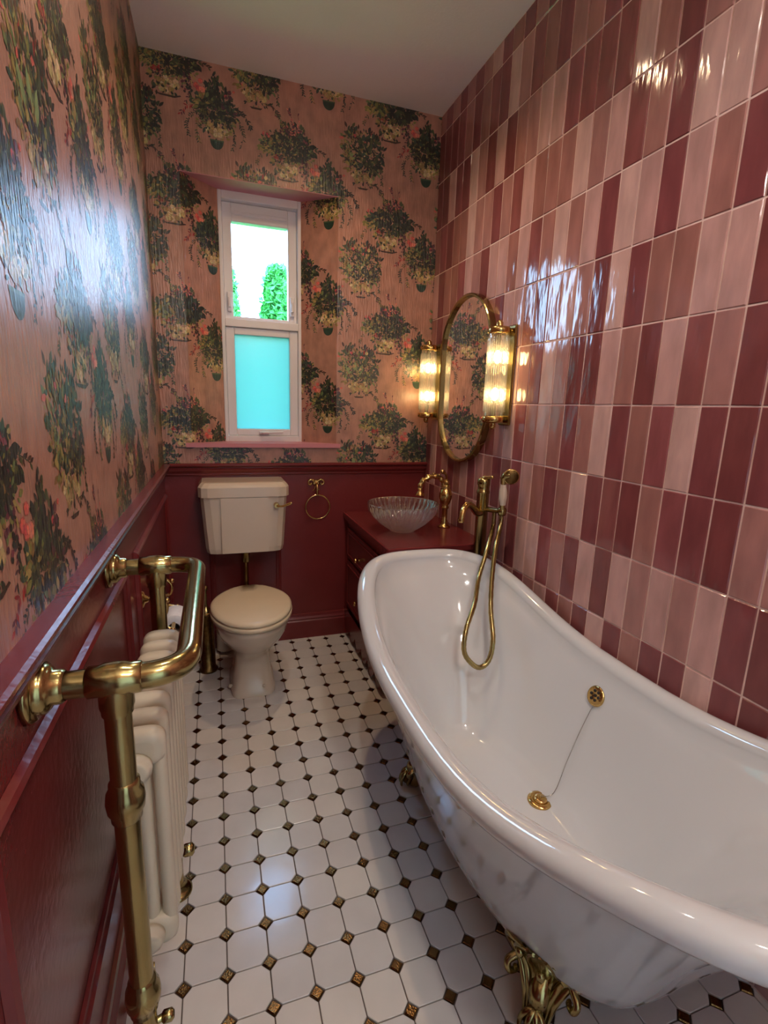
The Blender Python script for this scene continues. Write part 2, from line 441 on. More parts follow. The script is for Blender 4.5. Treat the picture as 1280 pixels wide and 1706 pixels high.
def motif(seed):
    R = random.Random(seed); A = []; B = []; C = []
    # A: dark cup, cream rose, dark foliage cone with a pink flower
    sprig(A, R, [(-.05, .15), (-.10, .13), (-.13, .09), (-.125, .04)], G_MD + G_DK); sprig(A, R, [(.05, .15), (.10, .13), (.12, .08), (.11, .03)], G_MD + G_DK)
    sprig(A, R, [(-.03, .13), (-.075, .11), (-.085, .06), (-.08, .02)], G_MD + G_LT); sprig(A, R, [(.03, .13), (.075, .1), (.08, .05), (.07, .01)], G_MD + G_DK)
    sprig(A, R, [(-.09, .17), (-.13, .155), (-.155, .12)], PUR + RED, l=.016); sprig(A, R, [(.09, .18), (.13, .16), (.155, .115)], G_DK + BRN, l=.016)
    foliage(A, R, 0, .165, .085, .055, 150, G_DK + G_DK + G_MD, .016, .034); foliage(A, R, 0, .225, .05, .045, 80, G_DK + G_MD, up=.7)
    foliage(A, R, 0, .275, .018, .03, 22, G_DK + G_MD, .01, .022, up=.9)
    foliage(A, R, -.06, .185, .045, .035, 40, G_LT + G_MD); foliage(A, R, .05, .155, .05, .03, 24, G_DK + PUR)
    flowers(A, R, -.065, .245, .022, .025, 7, PNK); flowers(A, R, .06, .235, .03, .025, 5, PNK + PUR, .008)
    foliage(A, R, 0, .09, .07, .03, 40, G_MD + G_LT + G_DK); flowers(A, R, 0, .085, .048, .034, 16, CREAM, .014)
    foliage(A, R, .01, .06, .06, .02, 14, G_LT + G_DK, .01, .02)
    for O, n_, cx, cy, rx, ry in ((A, 170, 0, .16, .10, .08), (B, 200, .01, .15, .13, .075), (C, 200, 0, .165, .11, .10)):
        foliage(O, R, cx, cy, rx, ry, n_, G_DK + G_MD + G_LT + PUR[:1] + BRN[:1], .006, .017)
        foliage(O, R, cx, cy - .03, rx * .9, ry * .8, n_ // 3, G_LT, .008, .02)
        foliage(O, R, cx, cy - .01, rx * .6, ry * .7, n_ // 2, G_DK, .008, .02)
    flowers(A, R, 0, .085, .046, .032, 12, CREAM, .012); flowers(A, R, 0, .17, .06, .04, 4, PUR, .008)
    A.append(([(.030 * cos(pi + pi * i / 10), .036 + .036 * sin(pi + pi * i / 10)) for i in range(11)], srgb(30, 58, 44)))
    A.append(([(-.031, .035), (.031, .035), (.031, .041), (-.031, .041)], srgb(70, 92, 62)))
    # B: low dish, cream flowers, berries, wide dark foliage, purple spires
    sprig(B, R, [(.07, .12), (.10, .08), (.095, .03), (.08, .0)], G_DK + PUR); sprig(B, R, [(-.08, .13), (-.12, .1), (-.14, .06)], G_LT + G_MD)
    sprig(B, R, [(.02, .2), (.03, .26), (.01, .31)], PUR + PNK); sprig(B, R, [(.04, .2), (.06, .25), (.055, .3)], PUR + PNK); sprig(B, R, [(-.01, .2), (-.02, .24), (-.045, .28)], PUR + G_LT)
    sprig(B, R, [(.1, .17), (.14, .165), (.18, .15)], G_MD + BRN, l=.017)
    foliage(B, R, .02, .155, .11, .052, 190, G_DK + G_DK + G_MD, .014, .038); foliage(B, R, -.07, .145, .055, .035, 70, G_LT + G_LT + G_MD)
    foliage(B, R, .03, .215, .06, .035, 50, PUR + G_DK + G_MD, up=.6); foliage(B, R, 0, .075, .075, .03, 36, G_MD + G_LT + G_DK)
    flowers(B, R, 0, .055, .048, .034, 15, CREAM, .013); flowers(B, R, -.045, .1, .026, .018, 9, RED, .008); flowers(B, R, .015, .22, .05, .03, 6, PNK + PUR, .008)
    for i in range(26): blob(B, .085 + R.uniform(-.022, .022), .075 + R.uniform(-.04, .035), .006, R.choice(G_DK + PUR), 6, R)
    foliage(B, R, 0, .03, .055, .016, 22, G_LT + G_DK, .01, .022)
    B.append(([(-.055, .012), (-.03, .002), (.03, 0), (.06, .01), (.055, .014), (.03, .008), (-.03, .009)], BRN[1])); flowers(B, R, -.1, .19, .02, .012, 4, PNK, .006)
    # C: tall leafy bunch with an arrow leaf and a trailing vine
    sprig(C, R, [(.02, .03), (.07, .03), (.1, -.0), (.13, -.04), (.17, -.06)], G_DK + BRN + G_MD); sprig(C, R, [(.08, .12), (.1, .08), (.1, .04)], G_MD + G_DK)
    foliage(C, R, .04, .16, .07, .08, 130, G_DK + G_MD, .014, .034, up=.3); foliage(C, R, -.05, .17, .065, .09, 110, G_LT + G_LT + G_MD + PNK[:1], .012, .03, up=.5)
    foliage(C, R, -.06, .25, .045, .03, 30, BRN + G_MD + RED[:1], up=.8); foliage(C, R, .06, .245, .05, .03, 30, BRN + G_MD + RED[:1] + G_DK, up=.8)
    for dx, dy, a in ((-.02, .13, 1.7), (-.045, .12, 2.1), (.0, .12, 1.3)): leaf(0, C, dx, dy, a, .065, .022, srgb(126, 146, 92))
    foliage(C, R, 0, .1, .09, .035, 60, G_DK + G_LT + BRN); flowers(C, R, 0, .055, .06, .035, 18, CREAM, .013); flowers(C, R, 0, .2, .08, .06, 7, PNK + CREAM, .008)
    foliage(C, R, 0, .025, .06, .012, 16, G_LT + G_DK, .01, .02)
    C.append(([(-.03, .008), (-.02, .0), (.02, 0), (.03, .008)], BRN[1]))
    return A, B, C


MOTIF = motif(3)


def paper(mb, regions, ucup, vcup):
    """regions: (u0,u1,v0,v1,fn(u,v,off)->xyz). lattice of bouquets with an A cup at (ucup, vcup)"""
    lay = 0.0006
    for u0, u1, v0, v1, fn in regions:
        mb.add([fn(u0, v0, 0), fn(u1, v0, 0), fn(u1, v1, 0), fn(u0, v1, 0)], [(0, 1, 2, 3)], False, GROUND)
        i0 = int((u0 - ucup) / .53) - 2; i1 = int((u1 - ucup) / .53) + 2
        cnt = 0
        for i in range(i0, i1 + 1):
            for j in range(-6, 7):
                for kk, (dx, dy) in enumerate(((0, 0), (-.207, .177), (-.348, -.062))):
                    ox = ucup + i * .53 + dx; oy = vcup + j * .5245 + (i % 2) * .262 + dy
                    if ox < u0 - .2 or ox > u1 + .2 or oy < v0 - .33 or oy > v1 + .08: continue
                    for P, c in MOTIF[kk]:
                        cnt += 1
                        Q = [(ox + p[0], oy + p[1]) for p in P]
                        us = [q[0] for q in Q]; vs = [q[1] for q in Q]
                        if max(us) < u0 or min(us) > u1 or max(vs) < v0 or min(vs) > v1: continue
                        if min(us) < u0 or max(us) > u1 or min(vs) < v0 or max(vs) > v1: Q = clip(Q, u0, u1, v0, v1)
                        if len(Q) < 3: continue
                        o = lay * .3 + (cnt % 900) * lay / 900
                        mb.add([fn(a, b, o) for a, b in Q], [tuple(range(len(Q)))], False, c)


# ------------------------------------------------------------------ room shell
DZ = 1.044                     # top of dado rail
WX0, WX1, WZ0, WZ1 = 0.308, 0.728, 1.146, 2.403     # window hole
RX0, RX1 = 0.142, 0.897        # splayed opening at the wall face
WD = D + 0.14                  # plane of the window frame

floor = struct(MB().box(-.12, W + .12, Y0 - .1, D + .3, -.12, -.006).build('floor', 'floor_grout'))
ceiling = struct(MB().box(-.12, W + .12, Y0 - .1, D + .3, H, H + .12).build('ceiling', 'ceiling_paint'))
wall_left = struct(MB().box(-.12, 0, Y0 - .1, D + .3, -.006, H).build('wall_left', 'berry_paint'))
wall_right = struct(MB().box(W - .0012, W + .12, Y0 - .1, D + .3, -.006, H).build('wall_right', 'tile_grout'))
wb_ = MB()
wb_.box(0, W + .008, D, D + .3, -.006, WZ0); wb_.box(0, W + .008, D, D + .3, WZ1, H)
pz = lambda z0, z1, P: wb_.loft([[(x, y, z0) for x, y in P], [(x, y, z1) for x, y in P]], True, True, False)
pz(WZ0, WZ1, [(0, D), (RX0, D), (WX0, WD), (WX0, D + .3), (0, D + .3)])
pz(WZ0, WZ1, [(W + .008, D), (W + .008, D + .3), (WX1, D + .3), (WX1, WD), (RX1, D)])
wall_back = struct(wb_.build('wall_back', 'berry_paint'))
DX0, DX1, DH = 0.30, 1.06, 2.0
wf = MB(); wf.box(0, DX0, Y0 - .1, Y0, -.006, H); wf.box(DX1, W + .008, Y0 - .1, Y0, -.006, H); wf.box(DX0, DX1, Y0 - .1, Y0, DH, H)
wall_front = struct(wf.build('wall_front', 'berry_paint'))

mb = MB(); off = .0006
al = sqrt((WX0 - RX0) ** 2 + .14 ** 2); ar = sqrt((RX1 - WX1) ** 2 + .14 ** 2)
nl = Vector((.14, -(WX0 - RX0), 0)).normalized(); nr = Vector((-.14, -(RX1 - WX1), 0)).normalized()


def f_back(u, v, o): return (u, D - .0008 - o, v)
def f_revL(u, v, o):
    t = (u - RX0) / al; p = Vector((RX0 + (WX0 - RX0) * t, D + .14 * t, v)) + nl * (.0008 + o); return tuple(p)
def f_revR(u, v, o):
    t = (RX1 - u) / ar; p = Vector((RX1 - (RX1 - WX1) * t, D + .14 * t, v)) + nr * (.0008 + o); return tuple(p)


paper(mb, [(0, RX0, DZ - .02, H, f_back), (RX1, W, DZ - .02, H, f_back), (RX0, RX1, WZ1, H, f_back), (RX0, RX1, DZ - .02, WZ0, f_back),
           (RX0, RX0 + al, WZ0, WZ1, f_revL), (RX1 - ar, RX1, WZ0, WZ1, f_revR)], 1.374, 1.991)
mb.build('wallpaper', 'wallpaper', wall_back, fix=False)
MB().box(WX0 - .2, WX1 + .2, D, WD, WZ1 - .001, WZ1 + .004).build('soffit', 'soffit_paint', wall_back) if False else None
sf = MB(); sf.loft([[(RX0, D - .001, z), (RX1, D - .001, z), (WX1, WD, z), (WX0, WD, z)] for z in (WZ1 - .003, WZ1 + .0)], True, True, False)
sf.build('soffit', 'soffit_paint', wall_back)
mb = MB(); paper(mb, [(Y0, D, DZ - .02, H, lambda u, v, o: (.0008 + o, D + Y0 - u if False else u, v))], 1.017, 1.463)
mb.build('wallpaper', 'wallpaper', wall_left, fix=False)
mb = MB(); fr_ = lambda u, v, o: (W - u, Y0 + .0008 + o, v)
paper(mb, [(0, W - DX1 - .08, DZ - .02, H, fr_), (W - DX0 + .08, W, DZ - .02, H, fr_), (W - DX1 - .08, W - DX0 + .08, DH + .08, H, fr_)], .3, 1.4)
mb.build('wallpaper', 'wallpaper', wall_front, fix=False)

# dado rail, skirting (profiles run along the walls)
RAIL = [(0, .0), (.006, .0), (.010, .006), (.010, .012), (.016, .020), (.022, .026), (.024, .034), (.016, .040), (.016, .044), (.030, .050), (.034, .056), (.034, .062), (.028, .066), (0, .066)]
SKIRT = [(0, 0), (.018, 0), (.018, .105), (.014, .112), (.016, .120), (.010, .132), (.008, .146), (0, .150)]


def run(prof, z0, kind, a, b):
    m = MB()
    fn = {'L': lambda d, z, t: (d, t, z), 'B': lambda d, z, t: (t, D - d, z), 'F': lambda d, z, t: (t, Y0 + d, z)}[kind]
    m.loft([[fn(d, z0 + z, t) for d, z in prof] for t in (a, b)], True, True, False)
    return m


struct(run(RAIL, DZ - .066, 'L', Y0, D).build('trim_1', 'berry_paint'), 'berry-red dado rail running along the left wall')
struct(run(RAIL, DZ - .066, 'B', 0, W - .001).build('trim_2', 'berry_paint'), 'berry-red dado rail across the window wall')
struct(run(RAIL, DZ - .066, 'F', 0, DX0 - .08).build('trim_3', 'berry_paint'), 'short berry-red dado rail left of the door')
struct(run(SKIRT, 0, 'L', Y0, D).build('baseboard_left', 'berry_paint'))
struct(run(SKIRT, 0, 'B', 0, .972).build('baseboard_back', 'berry_paint'))


def moulding(name, wall, fn, u0, u1, v0, v1):
    prof = [(0, 0), (.004, .010), (.012, .014), (.016, .008), (.024, .006), (.030, 0)]
    m = MB(); rings = []
    for s, (cu, cv) in enumerate(((u0, v0), (u1, v0), (u1, v1), (u0, v1), (u0, v0))):
        su = 1 if cu == u0 else -1; sv = 1 if cv == v0 else -1
        rings.append([fn(cu + su * a, cv + sv * a, b) for a, b in prof])
    m.loft(rings, False, False, False)
    return m.build(name, 'berry_paint', wall)


for a, b in ((-.30, .60), (.70, 1.625), (1.795, 2.86)):
    moulding('panel_moulding', wall_left, lambda u, v, d: (d + .0005, u, v), a, b, .30, .895)
moulding('panel_moulding', wall_back, lambda u, v, d: (u, D - d * .5 - .0005, v), .20, .585, .19, .57)

# ------------------------------------------------------------------ wall tiles
TW, TH, TY, TZ = 0.0774, 0.2306, 0.9855, 1.386
ROWS = {  # tile shade per row, first letter lies between line V1 and V2 counted away from the camera
    4: 'LLMDMLddddLLMMDLDMLDdLDDMd', 3: 'MLLDMdLMLMMMLdMDMMLMMDdMdD', 2: 'DMLDLLDLMLMdLMLLDMLdMMDLdD', 1: 'LLMMDLDMLMDMLLDMDLLMdMDMLd',
    0: 'MdLDMLDDMLdMLMDMLdMDMLMdDM', -1: 'DLdMDLMDMLMdLMDdLMMDdMLMdD', -2: 'DdMDdDLMDMLdMDMMdLMDMdLDMM', -3: 'MLMLDLDMdLLDMMdLMDMLdMDMLM',
    -4: 'DDMDLDMdLMDMdLMDMLMdDMLMdM', 5: 'MDMdLDDdMMDMdMLDdMDMdDDDMD', 6: 'MDMDdMdMMdMDMDMdLMdMDMdMDM'}
BEFORE = {1: 'DM', 0: 'DD', -1: 'DD', -2: 'DM', -3: 'LD', -4: 'LD', 2: 'DM', 3: 'MM'}   # between V0-V1 and V-1-V0
gy, gz = .0021, .0021


def tile_mesh(y0, y1, z0, z1, rx=0.0, ry=0.0):
    """pillowed hand-made tile, local origin in its centre; front looks to -x"""
    hy, hz = (y1 - y0) / 2, (z1 - z0) / 2; e = .0022
    P = lambda y, z, x: (x + ry * y + rx * z, y, z)
    fr = [(-hy, -hz), (hy, -hz), (hy, hz), (-hy, hz)]
    vs = [(.004, y, z) for y, z in fr] + [P(y, z, -.0055) for y, z in fr] + [P(y - math.copysign(e, y), z - math.copysign(e, z), -.0078) for y, z in fr] + [P(0, 0, -.0086)]
    fs = []
    for k in range(4):
        j = (k + 1) % 4
        fs += [(k, j, 4 + j, 4 + k), (4 + k, 4 + j, 8 + j, 8 + k), (8 + k, 8 + j, 12)]
    return vs, fs


tiles = []
R = random.Random(11)
for row in range(-7, 8):
    z0, z1 = TZ + row * TH, TZ + (row + 1) * TH
    z0c, z1c = max(z0, 0.001), min(z1, H)
    if z1c - z0c < .01: continue
    for k in range(-22, 26):
        y0, y1 = TY + k * TW, TY + (k + 1) * TW
        y0c, y1c = max(y0, Y0), min(y1, D - .001)
        if y1c - y0c < .01: continue
        sh = None
        if k >= 1 and row in ROWS and k - 1 < len(ROWS[row]): sh = ROWS[row][k - 1]
        elif k in (0, -1) and row in BEFORE: sh = BEFORE[row][-k]
        if sh is None: sh = R.choice('LLMMMdDD')
        full = (z0c == z0 and z1c == z1 and y0c == y0 and y1c == y1)
        c = (W, (y0c + y1c) / 2, (z0c + z1c) / 2); p = proj(c); sc = 0
        if p and -60 < p[0] < 1330 and -60 < p[1] < 1760: sc = 1 / p[2]
        if row <= -5 or (row == -4 and k < 9): sc *= .02       # behind the bath
        tiles.append((sc, y0c + gy, y1c - gy, z0c + gz, z1c - gz, full, sh))
tiles.sort(key=lambda t: -t[0])
shapes = []
for q in range(6):
    me = MB(); v, f = tile_mesh(0, TW - 2 * gy, 0, TH - 2 * gz, R.uniform(-.006, .006), R.uniform(-.016, .016)); me.add(v, f, False)
    shapes.append(me)
cache = {}
stuff = {}
for n_, (sc, y0, y1, z0, z1, full, sh) in enumerate(tiles):
    mtl = R.choice(TILE[sh]); cen = (W + .004, (y0 + y1) / 2, (z0 + z1) / 2)
    if n_ < 296 and sc > 0:
        q = R.randrange(6); key = (q, mtl.name) if full else None
        if key and key in cache: me = cache[key]
        else:
            if full: me = shapes[q].mesh('wall_tile')
            else:
                mm = MB(); v, f = tile_mesh(y0, y1, z0, z1, R.uniform(-.006, .006), R.uniform(-.014, .014)); mm.add(v, f, False); me = mm.mesh('wall_tile')
            me.materials.append(mtl)
            if key: cache[key] = me
        o = bpy.data.objects.new('wall_tile', me); COL.objects.link(o); o.location = cen; o.parent = wall_right
    else:
        v, f = tile_mesh(y0, y1, z0, z1, R.uniform(-.006, .006), R.uniform(-.014, .014))
        stuff.setdefault(mtl.name, MB()).add([(a + cen[0], b + cen[1], c + cen[2]) for a, b, c in v], f, False)
allm = MB(); slots = []; fm = []
for nm, m_ in stuff.items():
    allm.add(m_.v, m_.f, False); slots.append(nm); fm += [len(slots) - 1] * len(m_.f)
o = allm.build('outlying_tile', MATS[slots[0]], wall_right, fix=False); o['kind'] = 'stuff'
for s_ in slots[1:]: o.data.materials.append(MATS[s_])
o.data.polygons.foreach_set('material_index', fm)
del stuff

# ------------------------------------------------------------------ floor tiles
PF, FX, FY = 0.1, 0.1346, 2.8576
CUT = .0185; GR = .0013


def octagon(cx, cy):
    h = PF / 2 - GR; c = CUT
    return [(cx - h + c, cy - h), (cx + h - c, cy - h), (cx + h, cy - h + c), (cx + h, cy + h - c), (cx + h - c, cy + h), (cx - h + c, cy + h), (cx - h, cy + h - c), (cx - h, cy - h + c)]


def diamond(cx, cy):
    h = CUT - GR * 1.6; return [(cx - h, cy), (cx, cy - h), (cx + h, cy), (cx, cy + h)]


fl = []
for i in range(-3, 16):
    for j in range(-2, 40):
        for kind, (cx, cy) in (('floor_tile', (FX + (i + .5) * PF, FY - (j - .5) * PF)), ('metal_inset', (FX + i * PF, FY - j * PF))):
            P = octagon(cx, cy) if kind == 'floor_tile' else diamond(cx, cy)
            Q = clip(P, .002, W - .002, Y0, D - .002)
            if len(Q) < 3 or max(q[0] for q in Q) - min(q[0] for q in Q) < .006 or max(q[1] for q in Q) - min(q[1] for q in Q) < .006: continue
            p = proj((cx, cy, 0)); sc = 0
            if p and -80 < p[0] < 1330 and -60 < p[1] < 1790: sc = 1 / p[2]
            if (cx > .95 and cy < 1.9) or (cx > 1.0): sc *= .02
            full = Q == P
            fl.append((sc, kind, cx, cy, Q, full))
fl.sort(key=lambda t: -t[0])
cnt = {'floor_tile': 0, 'metal_inset': 0}; cache = {}; st = {'floor_tile': MB(), 'metal_inset': MB()}
fnz = lambda u, v, d: (u, v, d)
for sc, kind, cx, cy, Q, full in fl:
    top = 0.0 if kind == 'floor_tile' else .0004; bev = .0012 if kind == 'floor_tile' else .0022
    if cnt[kind] < 296 and sc > 0:
        cnt[kind] += 1
        q = R.randrange(4); tz = R.uniform(-.012, .012), R.uniform(-.012, .012)
        mn = R.choice(['floor_ceramic', 'floor_ceramic_b']) if kind == 'floor_tile' else 'inset_bronze'
        key = (kind, q, mn) if full else None
        if key and key in cache: me = cache[key]
        else:
            mm = MB(); mm.prism([(u - cx, v - cy) for u, v in Q], fnz, -.0058, 0, bev); me = mm.mesh(kind); me.materials.append(MATS[mn])
            if key: cache[key] = me
        o = bpy.data.objects.new(kind, me); COL.objects.link(o); o.parent = floor; o.location = (cx, cy, top)
        if kind == 'metal_inset': o.rotation_euler = (tz[0] * 3, tz[1] * 3, 0)
        else: o.rotation_euler = (tz[0] * .16, tz[1] * .16, 0)
    else:
        st[kind].prism(Q, fnz, -.0058, top, bev)
for kind, mn, nm in (('floor_tile', 'floor_ceramic', 'outlying_tile'), ('metal_inset', 'inset_bronze', 'outlying_inset')):
    o = st[kind].build(nm, mn, floor, fix=False); o['kind'] = 'stuff'

# ------------------------------------------------------------------ window
win = bpy.data.objects.new('window_1', None); COL.objects.link(win); win.location = ((WX0 + WX1) / 2, WD, WZ0); struct(win, 'narrow white framed window with a clear upper and a frosted lower pane')


def frame(m, x0, x1, z0, z1, w, y0, y1, wb=None, wt=None, b=.003):
    wb = wb or w; wt = wt or w
    m.box(x0, x0 + w, y0, y1, z0, z1, b); m.box(x1 - w, x1, y0, y1, z0, z1, b); m.box(x0 + w, x1 - w, y0, y1, z0, z0 + wb, b); m.box(x0 + w, x1 - w, y0, y1, z1 - wt, z1, b)


m = MB(); frame(m, WX0, WX1, WZ0, WZ1, .018, WD - .004, WD + .07, .034, .040); m.box(WX0 + .018, WX1 - .018, WD - .004, WD + .07, 1.752, 1.792, .003)
m.build('frame', 'upvc', win)
m = MB(); frame(m, WX0 + .019, WX1 - .019, 1.793, WZ1 - .041, .046, WD + .035, WD + .085, .018, .088); m.box(WX0 + .07, WX1 - .07, WD + .028, WD + .040, 2.305, 2.322, .003)
m.build('sash', 'upvc', win)
m = MB(); frame(m, WX0 + .019, WX1 - .019, WZ0 + .035, 1.751, .045, WD + .008, WD + .06, .036, .036); lo_s = m.build('sash', 'upvc', win)
m = MB(); m.box(WX0 + .06, WX1 - .06, WD + .058, WD + .064, 1.80, 2.29); m.build('pane', 'window_glass', win)
m = MB(); m.box(WX0 + .06, WX1 - .06, WD + .032, WD + .038, WZ0 + .06, 1.722); m.build('pane', 'frosted_glass', win)
m = MB(); m.box(.49, .545, WD - .012, WD + .008, 1.190, 1.206, .003); m.tube(fillet([(.505, WD - .004, 1.198), (.505, WD - .024, 1.198), (.62, WD - .026, 1.203)], .01, 4), .0055, 8); m.build('handle', 'upvc', win)
for xx in (WX0 + .045, WX1 - .045):
    m = MB(); m.box(xx - .012, xx + .012, WD + .018, WD + .036, 1.83, 1.93, .004); m.box(xx - .006, xx + .006, WD + .006, WD + .018, 1.85, 1.90, .002); m.build('stay', 'upvc', win)
m = MB(); m.loft([[(RX0 - .03, D - .028, z), (RX1 + .02, D - .028, z), (RX1 + .02, D + .001, z), (RX1, D + .001, z), (WX1, WD + .002, z), (WX0, WD + .002, z), (RX0, D + .001, z), (RX0 - .03, D + .001, z)] for z in (WZ0 - .018, WZ0 + .003)], True, True, False)
m.build('sill', 'soffit_paint', win)

# open doorway behind the camera and a windowed landing, unseen, added for soft fill light
door = bpy.data.objects.new('door_1', None); COL.objects.link(door); door.location = (DX0, Y0, 0); struct(door, 'white panelled door standing open behind the viewer')
m = MB(); m.box(DX0 - .045, DX0 - .005, Y0 - .88, Y0 - .12, .004, DH - .004, .003); m.build('leaf', 'door_white', door)
for (a, b, c, d) in ((.09, .35, .2, .85), (.41, .67, .2, .85), (.09, .35, 1.0, 1.85), (.41, .67, 1.0, 1.85)):
    m = MB()
    for u0, u1, v0, v1 in ((a, b, c, c + .02), (a, b, d - .02, d), (a, a + .02, c + .02, d - .02), (b - .02, b, c + .02, d - .02)): m.box(DX0 - .006, DX0 + .002, Y0 - .12 - u1, Y0 - .12 - u0, v0, v1, .002)
    m.build('panel', 'door_white', door)
m = MB()
for x0, x1 in ((DX0 - .07, DX0), (DX1, DX1 + .07)): m.box(x0, x1, Y0 - .002, Y0 + .018, 0, DH + .07, .004)
m.box(DX0, DX1, Y0 - .002, Y0 + .018, DH, DH + .07, .004); m.build('architrave', 'door_white', door)
LY = -2.3
struct(MB().box(-.5, 1.9, LY - .12, Y0 - .1, -.12, 0).build('floor', 'landing_carpet'))
struct(MB().box(-.5, 1.9, LY - .12, Y0 - .1, 2.55, 2.65).build('ceiling', 'ceiling_paint'))
m = MB(); m.box(-.5, -.4, LY - .12, Y0 - .1, 0, 2.55); struct(m.build('wall_left', 'landing_paint'))
m = MB(); m.box(1.8, 1.9, LY - .12, -2.1, 0, 2.55); m.box(1.8, 1.9, -1.1, Y0 - .1, 0, 2.55); m.box(1.8, 1.9, -2.1, -1.1, 0, .85); m.box(1.8, 1.9, -2.1, -1.1, 2.25, 2.55); struct(m.build('wall_right', 'landing_paint'))
m = MB(); m.box(-.4, DX0, Y0 - .12, Y0 - .1, 0, 2.55); m.box(DX1, 1.8, Y0 - .12, Y0 - .1, 0, 2.55); m.box(DX0, DX1, Y0 - .12, Y0 - .1, DH, 2.55); struct(m.build('wall_front', 'landing_paint'))
m = MB(); m.box(-.4, 1.8, LY - .12, LY, 0, 2.55); struct(m.build('wall_back', 'landing_paint'))
w2 = bpy.data.objects.new('added_fill_window', None); COL.objects.link(w2); w2.location = (1.85, -1.6, .85); struct(w2, 'white framed landing window added behind the viewer for fill light')  # unseen window put in to bring daylight fill from behind
m = MB(); m.box(1.82, 1.88, -2.1, -2.05, .85, 2.25, .003); m.box(1.82, 1.88, -1.15, -1.1, .85, 2.25, .003); m.box(1.82, 1.88, -2.05, -1.15, .85, .90, .003); m.box(1.82, 1.88, -2.05, -1.15, 2.20, 2.25, .003); m.box(1.83, 1.87, -1.62, -1.58, .9, 2.2, .003); m.build('frame', 'upvc', w2)

# ------------------------------------------------------------------ bath
BX, BY, BA, BB, BZM, BZE, BP, BE = 1.060, 1.212, .352, .827, .580, .738, 1.39, .68
RT = .033


def sgn(v, e): return math.copysign(abs(v) ** e, v)


def rimz(s): return BZM + (BZE - BZM) * (.5 - .5 * cos(pi * min(1, abs(s)) ** BP))


NB = 96


def bath_ring(hf, inset=0.0, base=(.205, .455, .135)):
    """hf 0 = bottom, 1 = rim"""
    ring = []
    for i in range(NB):
        t = 2 * pi * i / NB; ct, st_ = cos(t), sin(t)
        e = BE + (.9 - BE) * (1 - hf)
        a = base[0] + (BA - base[0]) * (hf ** .62); b = base[1] + (BB - base[1]) * (.40 * hf ** .5 + .60 * hf ** 1.9)
        x = BX + (a - inset) * sgn(ct, e); y = BY + (b - inset) * sgn(st_, e)
        zr = rimz(abs(sgn(st_, BE)))
        z = base[2] + (zr - base[2]) * hf
        ring.append((x, y, z))
    return ring


bath = thing('roll_top_bath', 'white double-ended slipper bath with rolled rim and brass claw feet', 'bath', (BX, BY, 0))
rings = []
# outer skin upward
o0 = [(BX + (p[0] - BX) * .5, BY + (p[1] - BY) * .6, .128) for p in bath_ring(0)]
rings.append([(BX + (p[0] - BX) * .05, BY + (p[1] - BY) * .05, .127) for p in bath_ring(0)]); rings.append(o0)
for h, z in ((0, 0), (.03, 0), (.08, 0), (.16, 0), (.26, 0), (.38, 0), (.5, 0), (.62, 0), (.74, 0), (.85, 0)):
    rings.append(bath_ring(h))
rc = bath_ring(1.0)
rin = []
# rolled rim: outward normal in plan
nn = []
for i in range(NB):
    a = Vector(rc[i - 1]); b = Vector(rc[(i + 1) % NB]); t = b - a; nrm = Vector((t.y, -t.x, 0)).normalized(); nn.append(nrm)
for ang in (-100, -125, -150, 180, 0, 0):
    pass
body = bath_ring(.93, -.002)
rings.append([tuple(Vector(rc[i]) + nn[i] * (-.012) + Vector((0, 0, -.034))) for i in range(NB)])
for ang in range(-75, 196, 18):
    a = radians(ang)
    rings.append([tuple(Vector(rc[i]) + nn[i] * (RT * cos(a)) + Vector((0, 0, RT * .86 * sin(a)))) for i in range(NB)])
IB = (.150, .385, .185)
for h in (.90, .80, .68, .55, .42, .30, .20, .12, .06, .025, 0):
    r2 = bath_ring(h, .0, IB)
    rings.append([(BX + (p[0] - BX) * (1 - .095 * 1), BY + (p[1] - BY) * (1 - .052), p[2]) for p in r2])
last = rings[-1]
for q, dz in ((.93, -.006), (.8, -.009), (.5, -.012), (.05, -.014)):
    rings.append([(BX + (p[0] - BX) * q, BY + (p[1] - BY) * q, IB[2] + dz) for p in last])
m = MB(); m.loft(rings, True, True); m.build('tub', 'enamel', bath)


